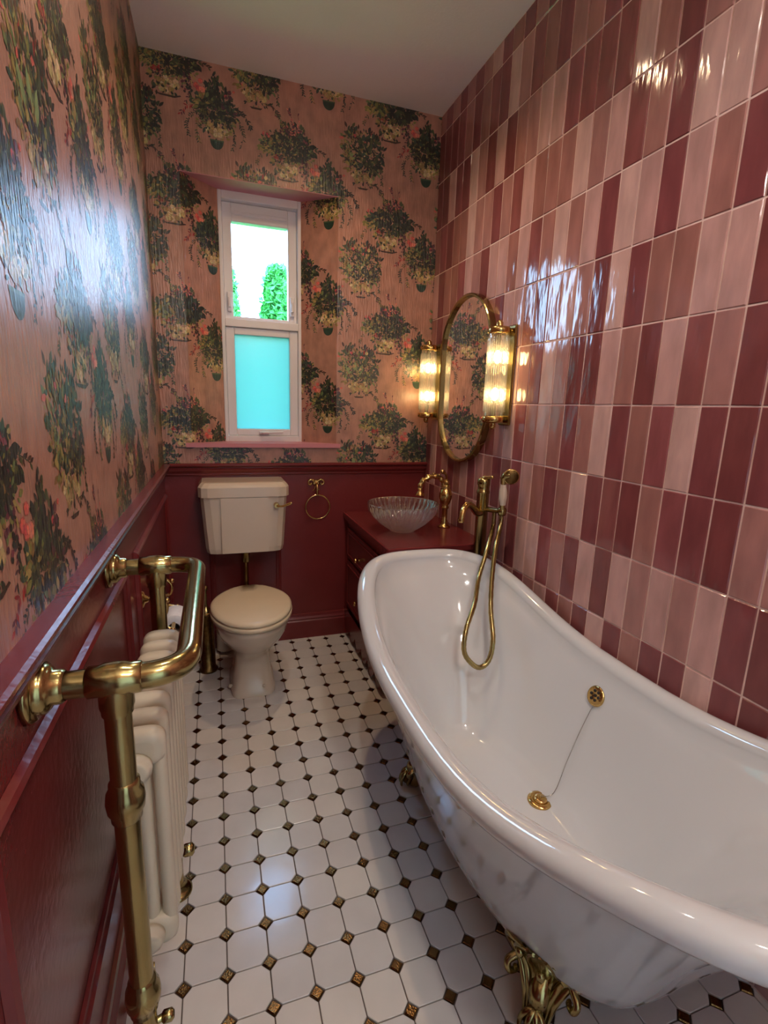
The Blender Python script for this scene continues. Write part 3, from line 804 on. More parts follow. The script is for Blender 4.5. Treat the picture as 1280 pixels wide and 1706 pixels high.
def claw(ang_sign_x, ang_sign_y):
    """brass claw foot at a corner of the tub"""
    cx = BX + ang_sign_x * .150; cy = BY + (.395 if ang_sign_y > 0 else -.350)
    d = Vector((ang_sign_x * .8, ang_sign_y * .6, 0)).normalized(); s = Vector((-d.y, d.x, 0)); up = Vector((0, 0, 1)); c = Vector((cx, cy, 0))
    P = lambda a, b, z: tuple(c + d * a + s * b + up * z)
    m = MB()
    # shield that hugs the tub, widening upward
    prof = [(.018, .026, .012), (.010, .030, .04), (.000, .040, .075), (-.012, .062, .110), (-.004, .088, .140), (.014, .098, .168), (.028, .084, .195), (.040, .045, .218)]
    rg = []
    for a, w, z in prof:
        ring = []
        for k in range(16):
            t = 2 * pi * k / 16; rid = 1 + .10 * cos(6 * t)
            ring.append(P(a - .012 + .026 * cos(t) * rid - .35 * (w * sin(t)) ** 2 / .1, w * sin(t) * rid, z))
        rg.append(ring)
    m.loft(rg, True, True)
    # acanthus ridges and two small scrolls
    for b in (-.9, -.62, -.3, 0, .3, .62, .9):
        pts = [P(a + .011 - .35 * (w * b) ** 2 / .1, w * b, z) for a, w, z in prof]
        m.tube(spline(pts, 4), [.0035 + .0045 * sin(pi * min(1, .15 + i / 34)) for i in range(4 * 7 + 1)], 8)
    for b in (-1, 1):
        m.tube(spline([P(-.012, b * .062, .118), P(.006, b * .078, .105), P(.012, b * .072, .088), P(.0, b * .060, .086), P(.002, b * .062, .098)], 5), [.010 - .00025 * i for i in range(21)], 8)
    for b, z in ((-.05, .165), (.05, .165), (0, .135)):
        m.ball(P(.020, b, z), (.010, .010, .013), 10, 7)
    m.tube(spline([P(-.02, 0, .10), P(.016, 0, .075), P(.008, 0, .04), P(.022, 0, .02)], 6), [.026 - .0004 * i for i in range(19)], 12)
    shield = m.build('foot', 'brass', bath)
    m = MB(); m.ball(P(.03, 0, .024), (.026, .026, .022)); m.build('ball', 'brass_dark', shield)
    for b in (-.9, -.3, .3, .9):
        m = MB(); q = lambda a, z: P(.03 + a * cos(b), a * sin(b) * 1.2 + 0, z)
        m.tube(spline([q(-.012, .055), q(.012, .052), q(.027, .034), q(.030, .012), q(.028, .004)], 4), [.010 - .0004 * i for i in range(17)], 8); m.build('toe', 'brass', shield)
    return shield


for sx, sy in ((-1, -1), (-1, 1), (1, -1), (1, 1)): claw(sx, sy)


def wall_pt(xg, yg, zg):
    """point on inner long side of the bath at height zg (right side)"""
    h = (zg - IB[2]) / (BZM - IB[2]); a = IB[0] + (BA - IB[0]) * (h ** .62)
    return BX + a * .905


ovx = wall_pt(0, 0, .50); OV = Vector((ovx - .002, 1.262, .497)); od = Vector((-.90, 0, .43)).normalized()
mt = od.to_track_quat('Z', 'Y').to_matrix()
m = MB(); m.lathe([(.0001, .004), (.010, .0045), (.026, .007), (.030, .005), (.033, .0), (.033, -.01)], OV, n=28, mtx=mt); ovo = m.build('overflow', 'brass_bright', bath)
m = MB()
for k in range(6):
    a = 2 * pi * k / 6; m.lathe([(.0001, .0072), (.0045, .0072), (.0048, .004)], OV + mt @ Vector((.015 * cos(a), .015 * sin(a), 0)), n=10, mtx=mt)
m.lathe([(.0001, .0062), (.0045, .0062), (.0048, .004)], OV, n=10, mtx=mt); m.build('hole', 'rubber', ovo)
DR = Vector((1.172, 1.247, .1775))
m = MB(); m.lathe([(.021, -.012), (.021, .0035), (.027, .005), (.036, .003), (.039, -.001), (.039, -.01)], DR, n=32); m.build('waste_ring', 'brass_bright', bath)
m = MB(); m.lathe([(.0001, .010), (.010, .011), (.018, .009), (.0205, .006), (.0205, -.006)], DR, n=28); m.tube([DR + Vector((.004 * cos(t), 0, .013 + .004 * sin(t))) for t in [k * pi / 6 for k in range(12)]], .001, 6, closed=True); m.build('plug', 'brass_bright', bath)
c0 = OV + od * .012 + Vector((0, -.005, -.03)); c1 = DR + Vector((0, 0, .014))
chain = spline([c0, c0 + Vector((-.035, .004, -.09)), Vector((1.265, 1.255, .29)), Vector((1.215, 1.24, .20)), c1], 10)
m = MB(); m.tube(chain, .0011, 6); m.build('chain', 'steel', bath)

# ------------------------------------------------------------------ bath mixer (floor standing)
TX, TYY = 1.362, 2.055
mx_ = thing('bath_shower_mixer', 'floor-standing brass bath tap column with hand shower at far end of bath', 'tap', (TX, TYY, 0))
m = MB(); m.lathe([(.0001, .0), (.048, 0), (.048, .008), (.030, .014), (.026, .02), (.026, 1.0), (.029, 1.003), (.029, 1.012), (.025, 1.016), (.025, 1.035), (.028, 1.040), (.028, 1.062), (.020, 1.070), (.0001, 1.073)], (TX, TYY, 0), n=28); col_ = m.build('column', 'brass', mx_)
m = MB(); m.tube([(TX, TYY, 1.066), (TX + .006, TYY - .02, 1.074), (TX + .014, TYY - .040, 1.078)], [.013, .008, .006], 10); m.ball((TX + .015, TYY - .043, 1.078), .008); m.build('lever', 'brass_bright', mx_)
sp = spline([(TX, TYY, .915), (TX - .045, TYY - .035, .925), (TX - .095, TYY - .078, .962), (TX - .135, TYY - .112, .975), (TX - .165, TYY - .137, .955), (TX - .176, TYY - .146, .918)], 6)
m = MB(); m.tube(sp, [.017 - .0002 * i for i in range(len(sp))], 14); e = sp[-1]; m.lathe([(.0001, -.006), (.012, -.006), (.014, .0), (.012, .01)], e, n=16); m.build('spout', 'brass_bright', mx_)
AE = Vector((1.398, 1.950, .940))
m = MB(); m.tube([(TX, TYY, .932), AE], .011, 12); m.lathe([(.0001, -.017), (.016, -.016), (.019, -.004), (.019, .010), (.013, .018), (.0001, .018)], AE, n=18); m.tube([(1.385, 1.988, .935), (1.385, 1.988, .868)], .009, 10); m.build('cradle', 'brass', mx_)
hs0 = AE + Vector((-.006, -.012, .012)); hs1 = Vector((1.378, 1.925, 1.088))
dirv = (hs1 - hs0)
m = MB(); m.tube([hs0, hs0 + dirv * .12, hs0 + dirv * .82, hs1 - dirv * .02, hs1 + Vector((.004, -.008, .010)), hs1 + Vector((.016, -.020, .012))], [.010, .011, .011, .015, .016, .012], 14); hand = m.build('handset', 'brass', mx_)
m = MB(); hp = [hs0 + dirv * (.14 + .66 * k / 8) for k in range(9)]; m.tube(hp, [.0115, .0135, .016, .0175, .0175, .0165, .015, .013, .012], 16); m.build('ceramic_grip', 'ceramic', hand)
fd = Vector((-.42, -.88, -.12)).normalized(); mt = fd.to_track_quat('Z', 'Y').to_matrix(); hc = Vector((1.400, 1.905, 1.096))
m = MB(); m.lathe([(.0001, -.034), (.010, -.032), (.014, -.014), (.030, -.004), (.033, .002), (.033, .006), (.029, .008)], hc, n=28, mtx=mt); rose = m.build('rose', 'brass_bright', hand)
m = MB(); m.lathe([(.0295, .006), (.028, .0075), (.0001, .008)], hc, n=28, mtx=mt); m.build('rose_plate', 'brass_dark', hand)
hz = spline([(1.385, 1.988, .87), (1.352, 1.945, .845), (1.300, 1.888, .785), (1.243, 1.835, .70), (1.165, 1.72, .64), (1.100, 1.655, .57), (1.083, 1.628, .50), (1.110, 1.612, .455), (1.146, 1.61, .437), (1.182, 1.615, .462),
             (1.204, 1.635, .53), (1.225, 1.70, .62), (1.282, 1.80, .72), (1.335, 1.875, .81), (1.390, 1.940, .88), (1.396, 1.948, .925)], 8)
m = MB(); rr = [.0090 + (.0009 if i % 2 else 0) for i in range(len(hz))]; m.tube(hz, rr, 12); m.build('hose', 'brass', mx_)

# ------------------------------------------------------------------ toilet
TCX = .385
wc = thing('toilet', 'cream low-level toilet with closed lid and wall cistern under the window', 'toilet', (TCX, 2.45, 0))


def rr_ring(cx, cy, hx, hy, z, e, n=40, egg=0.0):
    out = []
    for i in range(n):
        t = 2 * pi * i / n; x = hx * sgn(cos(t), e); y = hy * sgn(sin(t), e)
        if egg: x *= 1 - egg * (-y / hy if y < 0 else 0) ** 2 * .0
        out.append((cx + x, cy + y, z))
    return out


m = MB(); rg = []
for cx, cy, hx, hy, z, e in ((TCX, 2.49, .104, .150, 0, .42), (TCX, 2.49, .104, .150, .028, .42), (TCX, 2.49, .096, .143, .036, .42), (TCX, 2.50, .088, .135, .10, .5), (TCX, 2.50, .080, .130, .17, .6),
                             (TCX, 2.485, .088, .150, .215, .75), (TCX, 2.455, .115, .185, .26, .9), (TCX, 2.425, .142, .218, .305, 1), (TCX, 2.405, .160, .240, .35, 1), (TCX, 2.40, .168, .250, .385, 1), (TCX, 2.40, .172, .254, .392, 1), (TCX, 2.40, .172, .254, .412, 1), (TCX, 2.40, .160, .242, .416, 1)):
    rg.append(rr_ring(cx, cy, hx, hy, z, e))
m.loft(rg, True, True); m.box(TCX - .09, TCX + .09, 2.60, 2.70, .33, .414, .02); m.build('pan', 'ceramic', wc)
m = MB(); m.tube(fillet([(TCX, 2.60, .18), (TCX, 2.74, .18), (TCX - .12, 2.84, .17), (TCX - .12, 2.84, .02)], .04, 5), .045, 18); m.build('outlet_pipe', 'ceramic', wc)


def egg(z, s, grow=0.0):
    out = []
    for i in range(56):
        t = 2 * pi * i / 56; x = (.180 + grow) * s * cos(t); y = (.255 + grow) * s * sin(t)
        if y > 0: x *= 1 - .42 * (y / .255) ** 3
        y = min(y, (.222 + grow)); out.append((TCX + x, 2.392 + y, z))
    return out


m = MB(); m.loft([egg(.418, 1), egg(.419, 1, .003), egg(.432, 1, .004), egg(.437, 1, .0), egg(.437, .8)], True, True); m.build('seat', 'seat_lacquer', wc)
m = MB(); m.loft([egg(.440, 1, -.004), egg(.442, 1, .001), egg(.452, 1, .001), egg(.459, 1, -.006), egg(.462, .9, 0), egg(.463, .5, 0), egg(.4635, .06, 0)], True, True); m.build('lid', 'seat_lacquer', wc)
for s in (-1, 1):
    m = MB(); m.tube([(TCX + s * .05, 2.622, .440), (TCX + s * .09, 2.622, .440)], .009, 12); m.tube([(TCX + s * .07, 2.625, .41), (TCX + s * .07, 2.625, .44)], .008, 12); m.build('hinge', 'brass', wc)
    m = MB(); m.lathe([(.011, 0), (.011, .006), (.007, .012), (.0001, .013)], (TCX + .106 * s, 2.42, .027), n=12) if s < 0 else m.ball((TCX + .045, 2.344, .052), (.008, .006, .008)); m.build('screw_cap', 'ceramic', wc)


def cist(hx, y0, z, ch=.045):
    return [(TCX - hx, D - .004, z), (TCX - hx, y0 + ch * .9, z), (TCX - hx + ch * .35, y0 + ch * .22, z), (TCX - hx + ch, y0, z), (TCX + hx - ch, y0, z), (TCX + hx - ch * .35, y0 + ch * .22, z), (TCX + hx, y0 + ch * .9, z), (TCX + hx, D - .004, z)]


m = MB(); m.loft([cist(.175, 2.735, .594), cist(.190, 2.722, .600), cist(.196, 2.717, .625), cist(.213, 2.703, .895)], True, True, False); ci = m.build('cistern', 'ceramic', wc)
m = MB(); m.loft([[(TCX - .118, 2.706 - .008, .606), (TCX + .112, 2.706 - .008, .606), (TCX + .112, 2.73, .606), (TCX - .118, 2.73, .606)], [(TCX - .118, 2.6925, .893), (TCX + .112, 2.6925, .893), (TCX + .112, 2.72, .893), (TCX - .118, 2.72, .893)]], True, True, False)
m.build('front_panel', 'ceramic', ci)
m = MB(); m.loft([cist(.222, 2.692, .896), cist(.222, 2.692, .944), cist(.214, 2.700, .956), cist(.204, 2.712, .966), cist(.19, 2.73, .968)], True, True, False); m.build('cistern_lid', 'ceramic', wc)
m = MB(); m.tube([(.540, 2.715, .850), (.540, 2.675, .850)], [.016, .012], 14); m.tube(spline([(.540, 2.672, .850), (.565, 2.662, .850), (.592, 2.655, .860), (.612, 2.652, .868)], 4), [.006, .006, .0055, .005, .005, .005, .0055, .006, .0065, .007, .0075, .008, .007], 10); m.build('flush_lever', 'brass_bright', wc)
m = MB(); m.tube(fillet([(TCX, 2.80, .60), (TCX, 2.80, .37), (TCX, 2.66, .36)], .04, 6), .014, 14); m.lathe([(.0145, .525), (.022, .53), (.022, .575), (.026, .58), (.026, .597)], (TCX, 2.80, 0), n=18); m.build('flush_pipe', 'brass', wc)

# toilet brush and roll
tb = thing('toilet_brush', 'tall slim bronze toilet brush holder in the corner left of toilet', 'toilet brush', (.178, 2.66, 0))
m = MB(); m.lathe([(.0001, 0), (.046, 0), (.046, .01), (.036, .018), (.034, .30), (.038, .305), (.038, .315), (.030, .322)], (.178, 2.66, 0), n=22); m.build('canister', 'brass_dark', tb)
m = MB(); m.lathe([(.030, .32), (.030, .33), (.009, .345), (.007, .36), (.007, .43), (.012, .436), (.014, .446), (.010, .456), (.0001, .46)], (.178, 2.66, 0), n=18); m.build('handle', 'brass', tb)

th = thing('toilet_roll_holder', 'ornate brass toilet roll holder on red panelled left wall', 'toilet roll holder', (0, 1.93, .68))
for yy in (1.90, 2.10):
    m = MB(); m.lathe([(.0001, .022), (.010, .020), (.014, .010), (.026, .007), (.030, 0)], (.0, yy, .70), axis='X', n=20); m.build('wall_plate', 'brass_bright', th)
m = MB()
for yy in (1.90, 2.10):
    m.tube(spline([(.015, yy, .70), (.05, yy, .70), (.075, yy, .675), (.07, yy, .640), (.05, yy, .63), (.052, yy, .60), (.085, yy, .585)], 6), .006, 10)
    m.ball((.078, yy, .69), .009)
m.tube([(.09, 1.90, .580), (.09, 2.10, .580)], .007, 10); m.ball((.09, 1.892, .58), .012); m.ball((.09, 2.108, .58), .012); m.build('arm', 'brass_bright', th)
tr_ = thing('toilet_roll', 'white toilet paper roll hanging on the brass holder', 'toilet roll', (.09, 2.0, .562))
m = MB(); m.lathe([(.021, -.05), (.047, -.05), (.050, -.047), (.050, .047), (.047, .05), (.021, .05)], (.09, 2.0, .562), axis='Y', n=32); m.build('paper', 'paper', tr_)
m = MB(); m.lathe([(.0195, .0505), (.021, .0505), (.021, -.0505), (.0195, -.0505), (.0195, .0505)], (.09, 2.0, .562), axis='Y', n=24); m.build('cardboard_core', 'card', tr_)

# ------------------------------------------------------------------ towel radiator
PX, PY = .106, (.885, 1.420); RZ = .965; RXF = .203; TR = .0195
rad = thing('towel_radiator', 'traditional cream column radiator with brass towel rail on left wall', 'radiator', (PX, 1.15, 0))
path = fillet([(0.012, PY[0], RZ), (RXF, PY[0], RZ), (RXF, PY[1], RZ), (0.012, PY[1], RZ)], .062, 10)
m = MB(); m.tube(path, TR, 22); m.build('towel_rail', 'brass', rad)
for yy in PY:
    m = MB(); m.lathe([(.0001, .0), (.046, 0), (.046, .008), (.040, .012), (.034, .013), (.036, .020), (.030, .026), (.024, .030), (.024, .040), (.0205, .044)], (0.0005, yy, RZ), axis='X', n=30); m.build('wall_flange', 'brass', rad)
    m = MB()
    m.lathe([(.0195, -.0365), (.0225, -.034), (.0225, -.02), (.0250, -.014), (.0255, 0), (.0250, .014), (.0225, .02), (.0225, .034), (.0195, .0365)], (PX, yy, RZ), axis='X', n=26)
    m.lathe([(.0215, RZ - .052), (.0215, RZ - .046), (.0235, RZ - .040), (.0235, RZ - .01)], (PX, yy, 0), n=26); m.build('tee_joint', 'brass', rad)
    for zz, nm in ((.765, 'upper'), (.385, 'lower')):
        m = MB(); m.lathe([(.0185, -.035), (.022, -.031), (.022, -.022), (.0265, -.014), (.028, 0), (.0265, .014), (.022, .022), (.022, .031), (.0185, .035)], (PX, yy, zz), n=26)
        s = 1 if yy == PY[0] else -1
        m.tube([(PX, yy, zz), (PX, yy + s * .040, zz)], .013, 14); m.lathe([(.012, .024), (.017, .026), (.017, .040), (.012, .042)], (PX, yy, zz), axis='Y', n=6, smooth=False) if s > 0 else m.lathe([(.012, -.042), (.017, -.040), (.017, -.026), (.012, -.024)], (PX, yy, zz), axis='Y', n=6, smooth=False)
        m.build('elbow_joint', 'brass', rad)
    m = MB(); m.tube([(PX, yy, .012), (PX, yy, RZ - .02)], .0185, 22); m.build('post', 'brass', rad)
    m = MB(); m.lathe([(.040, 0), (.040, .006), (.032, .011), (.022, .016), (.0185, .03)], (PX, yy, 0.0008), n=26); m.build('floor_flange', 'brass', rad)
NS = 8; ya, yb = .965, 1.345
for k in range(NS):
    yc = ya + (yb - ya) * (k) / (NS - 1); m = MB()
    for zc, up in ((.795, 1), (.425, -1)):
        # header: stadium in x-z, thin in y
        rg = []
        for q, (dy, s_) in enumerate(((-.0175, .55), (-.0165, .8), (-.010, .97), (0, 1), (.010, .97), (.0165, .8), (.0175, .55))):
            rg.append([(.118 + .041 * s_ * sgn(cos(t), .62), yc + dy, zc + .032 * s_ * sgn(sin(t), .62)) for t in [2 * pi * i / 28 for i in range(28)]])
        m.loft(rg, True, True)
    for xc in (.090, .118, .146):
        m.tube([(xc, yc, .42), (xc, yc, .80)], .0125, 12)
    for zc in (.775, .435): m.tube([(.116, yc - .03, zc), (.116, yc + .03, zc)], .0145, 12)
    m.build('section', 'radiator_enamel', rad)
for yy, s in ((ya, -1), (yb, 1)):
    for zc in (.770, .428):
        m = MB(); m.lathe([(.0001, .019), (.026, .019), (.026, .028), (.022, .031), (.022, .037), (.017, .040), (.0001, .041)] if s > 0 else [(.0001, -.041), (.017, -.040), (.022, -.037), (.022, -.031), (.026, -.028), (.026, -.019), (.0001, -.019)], (.112, yy, zc), axis='Y', n=22); m.build('bush', 'radiator_enamel', rad)
m = MB(); m.tube([(PX, .885, .31), (PX + .03, .895, .31)], .006, 10); m.lathe([(.007, 0), (.010, .003), (.010, .016), (.006, .020)], (PX + .024, .893, .31), axis='X', n=8); m.build('valve', 'brass', rad)
m = MB(); m.tube([(PX, 1.42, .14), (PX + .03, 1.41, .14)], .008, 10); m.lathe([(.0001, 0), (.014, .0), (.017, .006), (.017, .024), (.010, .030), (.0001, .030)], (PX + .022, 1.41, .14), axis='X', n=12); m.build('valve', 'brass', rad)

# ------------------------------------------------------------------ towel ring
tg = thing('towel_ring', 'brass towel ring on ornate double-scroll bracket right of the cistern', 'towel ring', (.785, D, .93))
m = MB(); m.box(.765, .803, D - .012, D, .918, .948, .005)
for s in (-1, 1):
    m.tube(spline([(.784 + s * .006, D - .008, .935), (.784 + s * .025, D - .010, .948), (.784 + s * .041, D - .010, .942), (.784 + s * .042, D - .010, .926), (.784 + s * .030, D - .010, .920), (.784 + s * .026, D - .010, .932)], 5), .006, 10)
    m.tube(spline([(.784 + s * .004, D - .015, .915), (.784 + s * .012, D - .016, .895), (.784 + s * .020, D - .012, .888)], 4), .003, 8)
m.tube(spline([(.784, D - .008, .930), (.784, D - .035, .925), (.784, D - .045, .905), (.784, D - .045, .868)], 5), .006, 10); m.build('bracket', 'brass_bright', tg)
m = MB(); m.tube([(.787 + .068 * cos(a), D - .045, .798 + .068 * sin(a)) for a in [2 * pi * k / 48 for k in range(48)]], .0042, 10, closed=True); m.build('ring', 'brass_bright', tg)

# ------------------------------------------------------------------ vanity
VX, VY = .972, 2.165
va = thing('vanity_unit', 'berry-red painted vanity cabinet with drawers and scalloped base in the corner', 'cabinet', ((VX + W) / 2, 2.53, 0))
m = MB(); m.box(VX, W - .012, VY, D - .004, .10, .722, .003); m.build('carcass', 'berry_paint', va)
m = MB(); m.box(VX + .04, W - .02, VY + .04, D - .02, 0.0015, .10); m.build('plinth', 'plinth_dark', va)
m = MB(); m.box(.945, W - .010, 2.105, D - .0012, .726, .757, .004); m.build('top', 'berry_paint', va)
cor = [(0, 0), (.006, 0), (.010, .008), (.018, .012), (.020, .022), (.020, .026), (0, .026)]
m = MB(); m.loft([[(VX - d, VY - d, .700 + z) for d, z in cor], [(VX - d, D - .004, .700 + z) for d, z in cor]], True, True, False)
m.loft([[(VX - d, VY - d, .700 + z) for d, z in cor], [(W - .012, VY - d, .700 + z) for d, z in cor]], True, True, False); m.build('cornice', 'berry_paint', va)


def drawer(y0, y1, z0, z1, knobs):
    m = MB(); m.box(VX - .012, VX + .002, y0, y1, z0, z1, .003); d = m.build('drawer', 'berry_paint', va)
    m = MB(); i = .022
    for a, b, c, e_ in ((y0 + i, y1 - i, z0 + i, z0 + i + .008), (y0 + i, y1 - i, z1 - i - .008, z1 - i), (y0 + i, y0 + i + .008, z0 + i, z1 - i), (y1 - i - .008, y1 - i, z0 + i, z1 - i)): m.box(VX - .017, VX - .011, a, b, c, e_, .002)
    m.build('beading', 'berry_paint', d)
    for ky in knobs:
        m = MB(); m.lathe([(.0001, -.030), (.010, -.030), (.014, -.024), (.012, -.014), (.006, -.010), (.006, -.0), (.010, 0)], (VX - .012, ky, (z0 + z1) / 2 - .03), axis='X', n=18); m.build('knob', 'brass_bright', d)


drawer(2.20, 2.865, .495, .672, (2.37, 2.60)); drawer(2.20, 2.865, .200, .480, (2.37, 2.60))
m = MB(); ys = []; N = 6
P = [(VY, .19)]
P2 = []
for k in range(N):
    a = VY + (D - .01 - VY) * k / N; b = VY + (D - .01 - VY) * (k + 1) / N
    for q in range(9): t = q / 8; P2.append((a + (b - a) * t, .075 - .052 * sin(pi * t) ** .8))
top = [(D - .01 - (D - .01 - VY) * k / 53, .175) for k in range(54)]
vs = [(VX - .014, y, z) for y, z in P2] + [(VX - .014, y, z) for y, z in reversed(top)]
vb = [(VX - .002, y, z) for y, z in P2] + [(VX - .002, y, z) for y, z in reversed(top)]
n_ = 54; fs = [(i, i + 1, n_ + i + 1, n_ + i) for i in range(n_ - 1)]
m.add(vs, fs, False); m.add(vb, [tuple(reversed(f)) for f in fs], False); m.add(vs[:n_] + vb[:n_], [(i, n_ + i, n_ + i + 1, i + 1) for i in range(n_ - 1)], False)
m.build('scalloped_apron', 'berry_paint', va)
m = MB(); frame(m, 1.02, 1.40, .20, .66, .012, VY - .006, VY + .001, b=.002); m.build('side_moulding', 'berry_paint', va)

# glass bowl
BCX, BCY = 1.120, 2.400
bw = thing('wash_bowl', 'fluted clear glass wash bowl standing on the vanity top', 'basin', (BCX, BCY, .757))
N_ = 288; rib = (36, .035)
outer = [(.055, .002), (.060, .004), (.066, .012), (.085, .024), (.115, .047), (.145, .078), (.165, .108), (.176, .138)]
inner = [(.172, .144), (.168, .140), (.158, .112), (.137, .083), (.107, .054), (.078, .033), (.055, .022), (.02, .017)]
m = MB(); rg = []
def rg_(r, z, rb):
    return [(BCX + r * (1 + rb * (abs(cos(18 * a)) - .5)) * cos(a), BCY + r * (1 + rb * (abs(cos(18 * a)) - .5)) * sin(a), .7575 + z) for a in [2 * pi * i / N_ for i in range(N_)]]
rg.append(rg_(.001, .002, 0))
for r, z in outer: rg.append(rg_(r, z, .085 if .01 < z < .13 else 0))
rg.append(rg_(.177, .143, 0))
for r, z in inner: rg.append(rg_(r, z, .05 if .04 < z < .13 else 0))
rg.append(rg_(.001, .016, 0)); m.loft(rg, True, True); m.build('bowl', 'bowl_glass', bw)
m = MB(); m.lathe([(.0001, .026), (.028, .024), (.031, .019), (.031, .0165)], (BCX, BCY, .757), n=24); m.build('waste', 'brass_bright', bw)

# basin tap
bt = thing('basin_tap', 'tall ornate brass basin tap arching over the glass bowl', 'tap', (1.368, 2.44, .757))
m = MB(); m.lathe([(.0001, 0), (.032, 0), (.032, .006), (.022, .012), (.016, .022), (.018, .03), (.014, .04), (.014, .095), (.020, .10), (.020, .108), (.016, .114), (.026, .130), (.033, .152), (.034, .175), (.026, .196), (.018, .206), (.022, .212), (.020, .222), (.0001, .226)], (1.368, 2.44, .7575), n=26); m.build('body', 'brass_bright', bt)
ar_ = spline([(1.360, 2.44, .955), (1.345, 2.438, 1.000), (1.315, 2.436, 1.022), (1.275, 2.434, 1.022), (1.240, 2.432, 1.005), (1.222, 2.430, .985), (1.220, 2.430, .965)], 7)
m = MB(); m.tube(ar_, [.0125 + .0022 * sin(i * .9) for i in range(len(ar_))], 12); m.lathe([(.024, .930), (.026, .934), (.014, .946), (.010, .956), (.012, .968), (.0001, .97)], (1.220, 2.43, 0), n=20); m.lathe([(.0001, .934), (.022, .934), (.024, .930)], (1.220, 2.43, 0), n=20)
for q in range(5): m.ball(tuple(ar_[6 + q * 6] + Vector((0, 0, .012))), .008, 8, 6)
m.build('spout', 'brass_bright', bt)
m = MB(); m.tube(spline([(1.368, 2.44, .975), (1.366, 2.435, 1.01), (1.355, 2.425, 1.035), (1.330, 2.41, 1.05)], 5), [.009, .009, .008, .008, .007, .006, .006, .006, .006, .006, .006, .007, .008, .009, .009, .008], 10); m.ball((1.328, 2.409, 1.051), .011)
m.ball((1.368, 2.44, .992), (.016, .016, .018)); m.build('lever', 'brass_bright', bt)

# ------------------------------------------------------------------ mirror and sconces
MY, MZ = 2.440, 1.498
mr_ = thing('wall_mirror', 'tall pill-shaped mirror with deep brass frame on pink tiled wall', 'mirror', (W, MY, MZ))


def pill(hy, hz, x, n=28):
    out = []
    for k in range(2):
        for i in range(n + 1):
            a = -pi / 2 * 0 + pi * i / n + k * pi; s = 1 if k == 0 else -1
            out.append((x, MY + hy * cos(a), MZ + s * (hz - hy) + hy * sin(a)))
    return out


m = MB(); m.loft([pill(.246, .386, W - .004), pill(.262, .402, W - .004), pill(.262, .402, W - .034), pill(.258, .398, W - .038), pill(.250, .390, W - .038), pill(.246, .386, W - .034), pill(.246, .386, W - .022)], True, False, False); m.build('frame', 'brass', mr_)
m = MB(); m.loft([pill(.2465, .3865, W - .010), pill(.2465, .3865, W - .022)], True, True, False); m.build('glass', 'mirror_silver', mr_)


def sconce(y, label):
    cx, cz = 1.388, 1.502; s = thing('wall_sconce', label, 'wall light', (W, y, cz), 'fluted glass wall lights either side of the mirror')
    m = MB(); m.box(W - .016, W - .003, y - .045, y + .045, cz - .205, cz + .205, .005); m.box(cx + .02, W - .01, y - .02, y + .02, cz + .165, cz + .185, .003); m.box(cx + .02, W - .01, y - .02, y + .02, cz - .185, cz - .165, .003); m.build('back_plate', 'brass', s)
    for d in (-1, 1):
        z1 = cz + d * .168; m = MB(); P = [(.0001, 0), (.044, 0), (.048, .004), (.048, .020), (.042, .026), (.034, .028), (.0001, .030)]
        m.lathe([(r, d * z) for r, z in P], (cx, y, z1), n=30); m.lathe([(.014, 0), (.014, d * .014), (.009, d * .022), (.0001, d * .026)], (cx, y, z1 + d * .030), n=14); m.build('end_cap', 'brass_bright', s)
    m = MB(); rg = []
    for z in (-.166, -.150, -.149, 0, .149, .150, .166):
        am = .06 if abs(z) < .1495 else .0
        rg.append([(cx + .041 * (1 + am * (abs(cos(15 * a)) - .5)) * cos(a), y + .041 * (1 + am * (abs(cos(15 * a)) - .5)) * sin(a), cz + z) for a in [2 * pi * i / 120 for i in range(120)]])
    m.loft(rg, True, False); m.build('glass_shade', 'shade_glass', s)
    m = MB()
    for a in [2 * pi * i / 30 for i in range(30)]: m.tube([(cx + .0435 * cos(a), y + .0435 * sin(a), cz - .150), (cx + .0435 * cos(a), y + .0435 * sin(a), cz + .150)], .0026, 5)
    q = m.build('glass_rod', 'shade_glass', s); q['kind'] = 'stuff'
    for d in (-1, 1):
        zb = cz + d * .076; m = MB(); m.tube([(cx, y, cz + d * .165), (cx, y, zb + d * .03)], .010, 10); m.build('lamp_holder', 'brass', s)
        m = MB(); m.ball((cx, y, zb), (.015, .015, .026), 12, 8); m.build('bulb', 'bulb_glow', s)


sconce(2.062, 'lit fluted glass wall light with brass ends right of the mirror')
sconce(2.790, 'lit fluted glass wall light left of the mirror beside the flowered wallpaper')

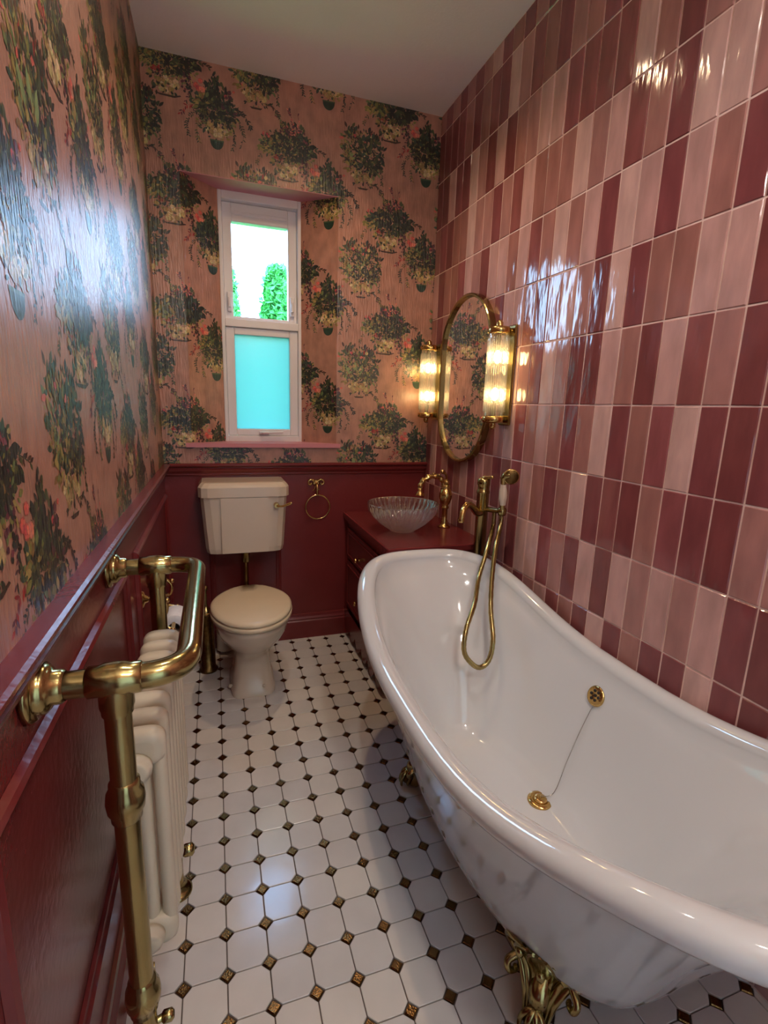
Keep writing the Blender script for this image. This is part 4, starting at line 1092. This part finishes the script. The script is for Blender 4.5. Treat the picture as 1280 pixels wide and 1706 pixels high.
# ------------------------------------------------------------------ ceiling downlights
DLAB = ['white recessed ceiling downlight nearest the window', 'white recessed ceiling downlight halfway along the room', 'white recessed ceiling downlight above the near end of the bath']
for (x, y, c, e), lb in zip(DOWNLIGHTS, DLAB):
    d = thing('ceiling_downlight', lb, 'ceiling light', (x, y, H), 'recessed ceiling downlights')
    m = MB(); m.lathe([(.030, -.001), (.030, -.006), (.034, -.010), (.044, -.010), (.048, -.004), (.048, 0)], (x, y, H), n=28); m.build('bezel', 'upvc', d)
    m = MB(); m.lathe([(.0001, -.003), (.0295, -.003), (.0295, -.001)], (x, y, H), n=20); m.build('lens', 'lens_glow', d)

pt = thing('added_fill_pendant', 'round opal glass globe added behind the viewer for soft fill light', 'ceiling light', (FILL_PEND[0], FILL_PEND[1], H))  # out of view, added as a body for the fill lamp
m = MB(); m.lathe([(.0001, -.001), (.055, -.001), (.055, -.012), (.010, -.028), (.006, -.05), (.006, -(H - FILL_PEND[2] - .14)), (.030, -(H - FILL_PEND[2] - .12)), (.034, -(H - FILL_PEND[2] - .095))], (FILL_PEND[0], FILL_PEND[1], H), n=24); m.build('stem', 'brass', pt)
m = MB(); m.ball(FILL_PEND, .11, 24, 14); m.build('globe', 'opal_glass', pt, fix=False)

# ------------------------------------------------------------------ outside
g = struct(MB().box(-30, 30, D + .6, 60, -3.2, -3.0).build('garden_ground', 'grass'), 'green lawn below the window')


def tree(x, y, ztop, rad_, hgt, label, seed):
    R = random.Random(seed); t = thing('garden_tree', label, 'tree', (x, y, -3.0), 'trees beyond the window')
    m = MB(); m.tube([(x, y, -3.0), (x + .05, y, -1.0), (x, y, ztop - hgt * .5)], [.16, .12, .05], 10); m.build('trunk', 'bark', t)
    m = MB()
    for i in range(9000):
        th_ = R.uniform(0, 2 * pi); v = R.random(); z = ztop - hgt * v; r = rad_ * (.3 + .7 * min(1, v * 2.2) ** .6) * sqrt(R.random()) * R.uniform(.75, 1.12)
        px, py = x + r * cos(th_), y + r * sin(th_); s = R.uniform(.05, .11)
        a = Vector((R.uniform(-1, 1), R.uniform(-1, 1), R.uniform(-1, 1))).normalized() * s; b = a.orthogonal().normalized() * s * .5; c = Vector((px, py, z))
        m.add([c - a, c + b, c + a, c - b], [(0, 1, 2, 3)], False)
    m.build('crown', 'leaf_green', t, fix=False)


tree(.50, 10.0, 3.72, .36, 4.6, 'slender bright green garden tree at the left of the upper window pane', 1)
tree(1.46, 10.3, 3.86, .46, 5.0, 'bushier bright green garden tree at the right of the upper window pane', 2)
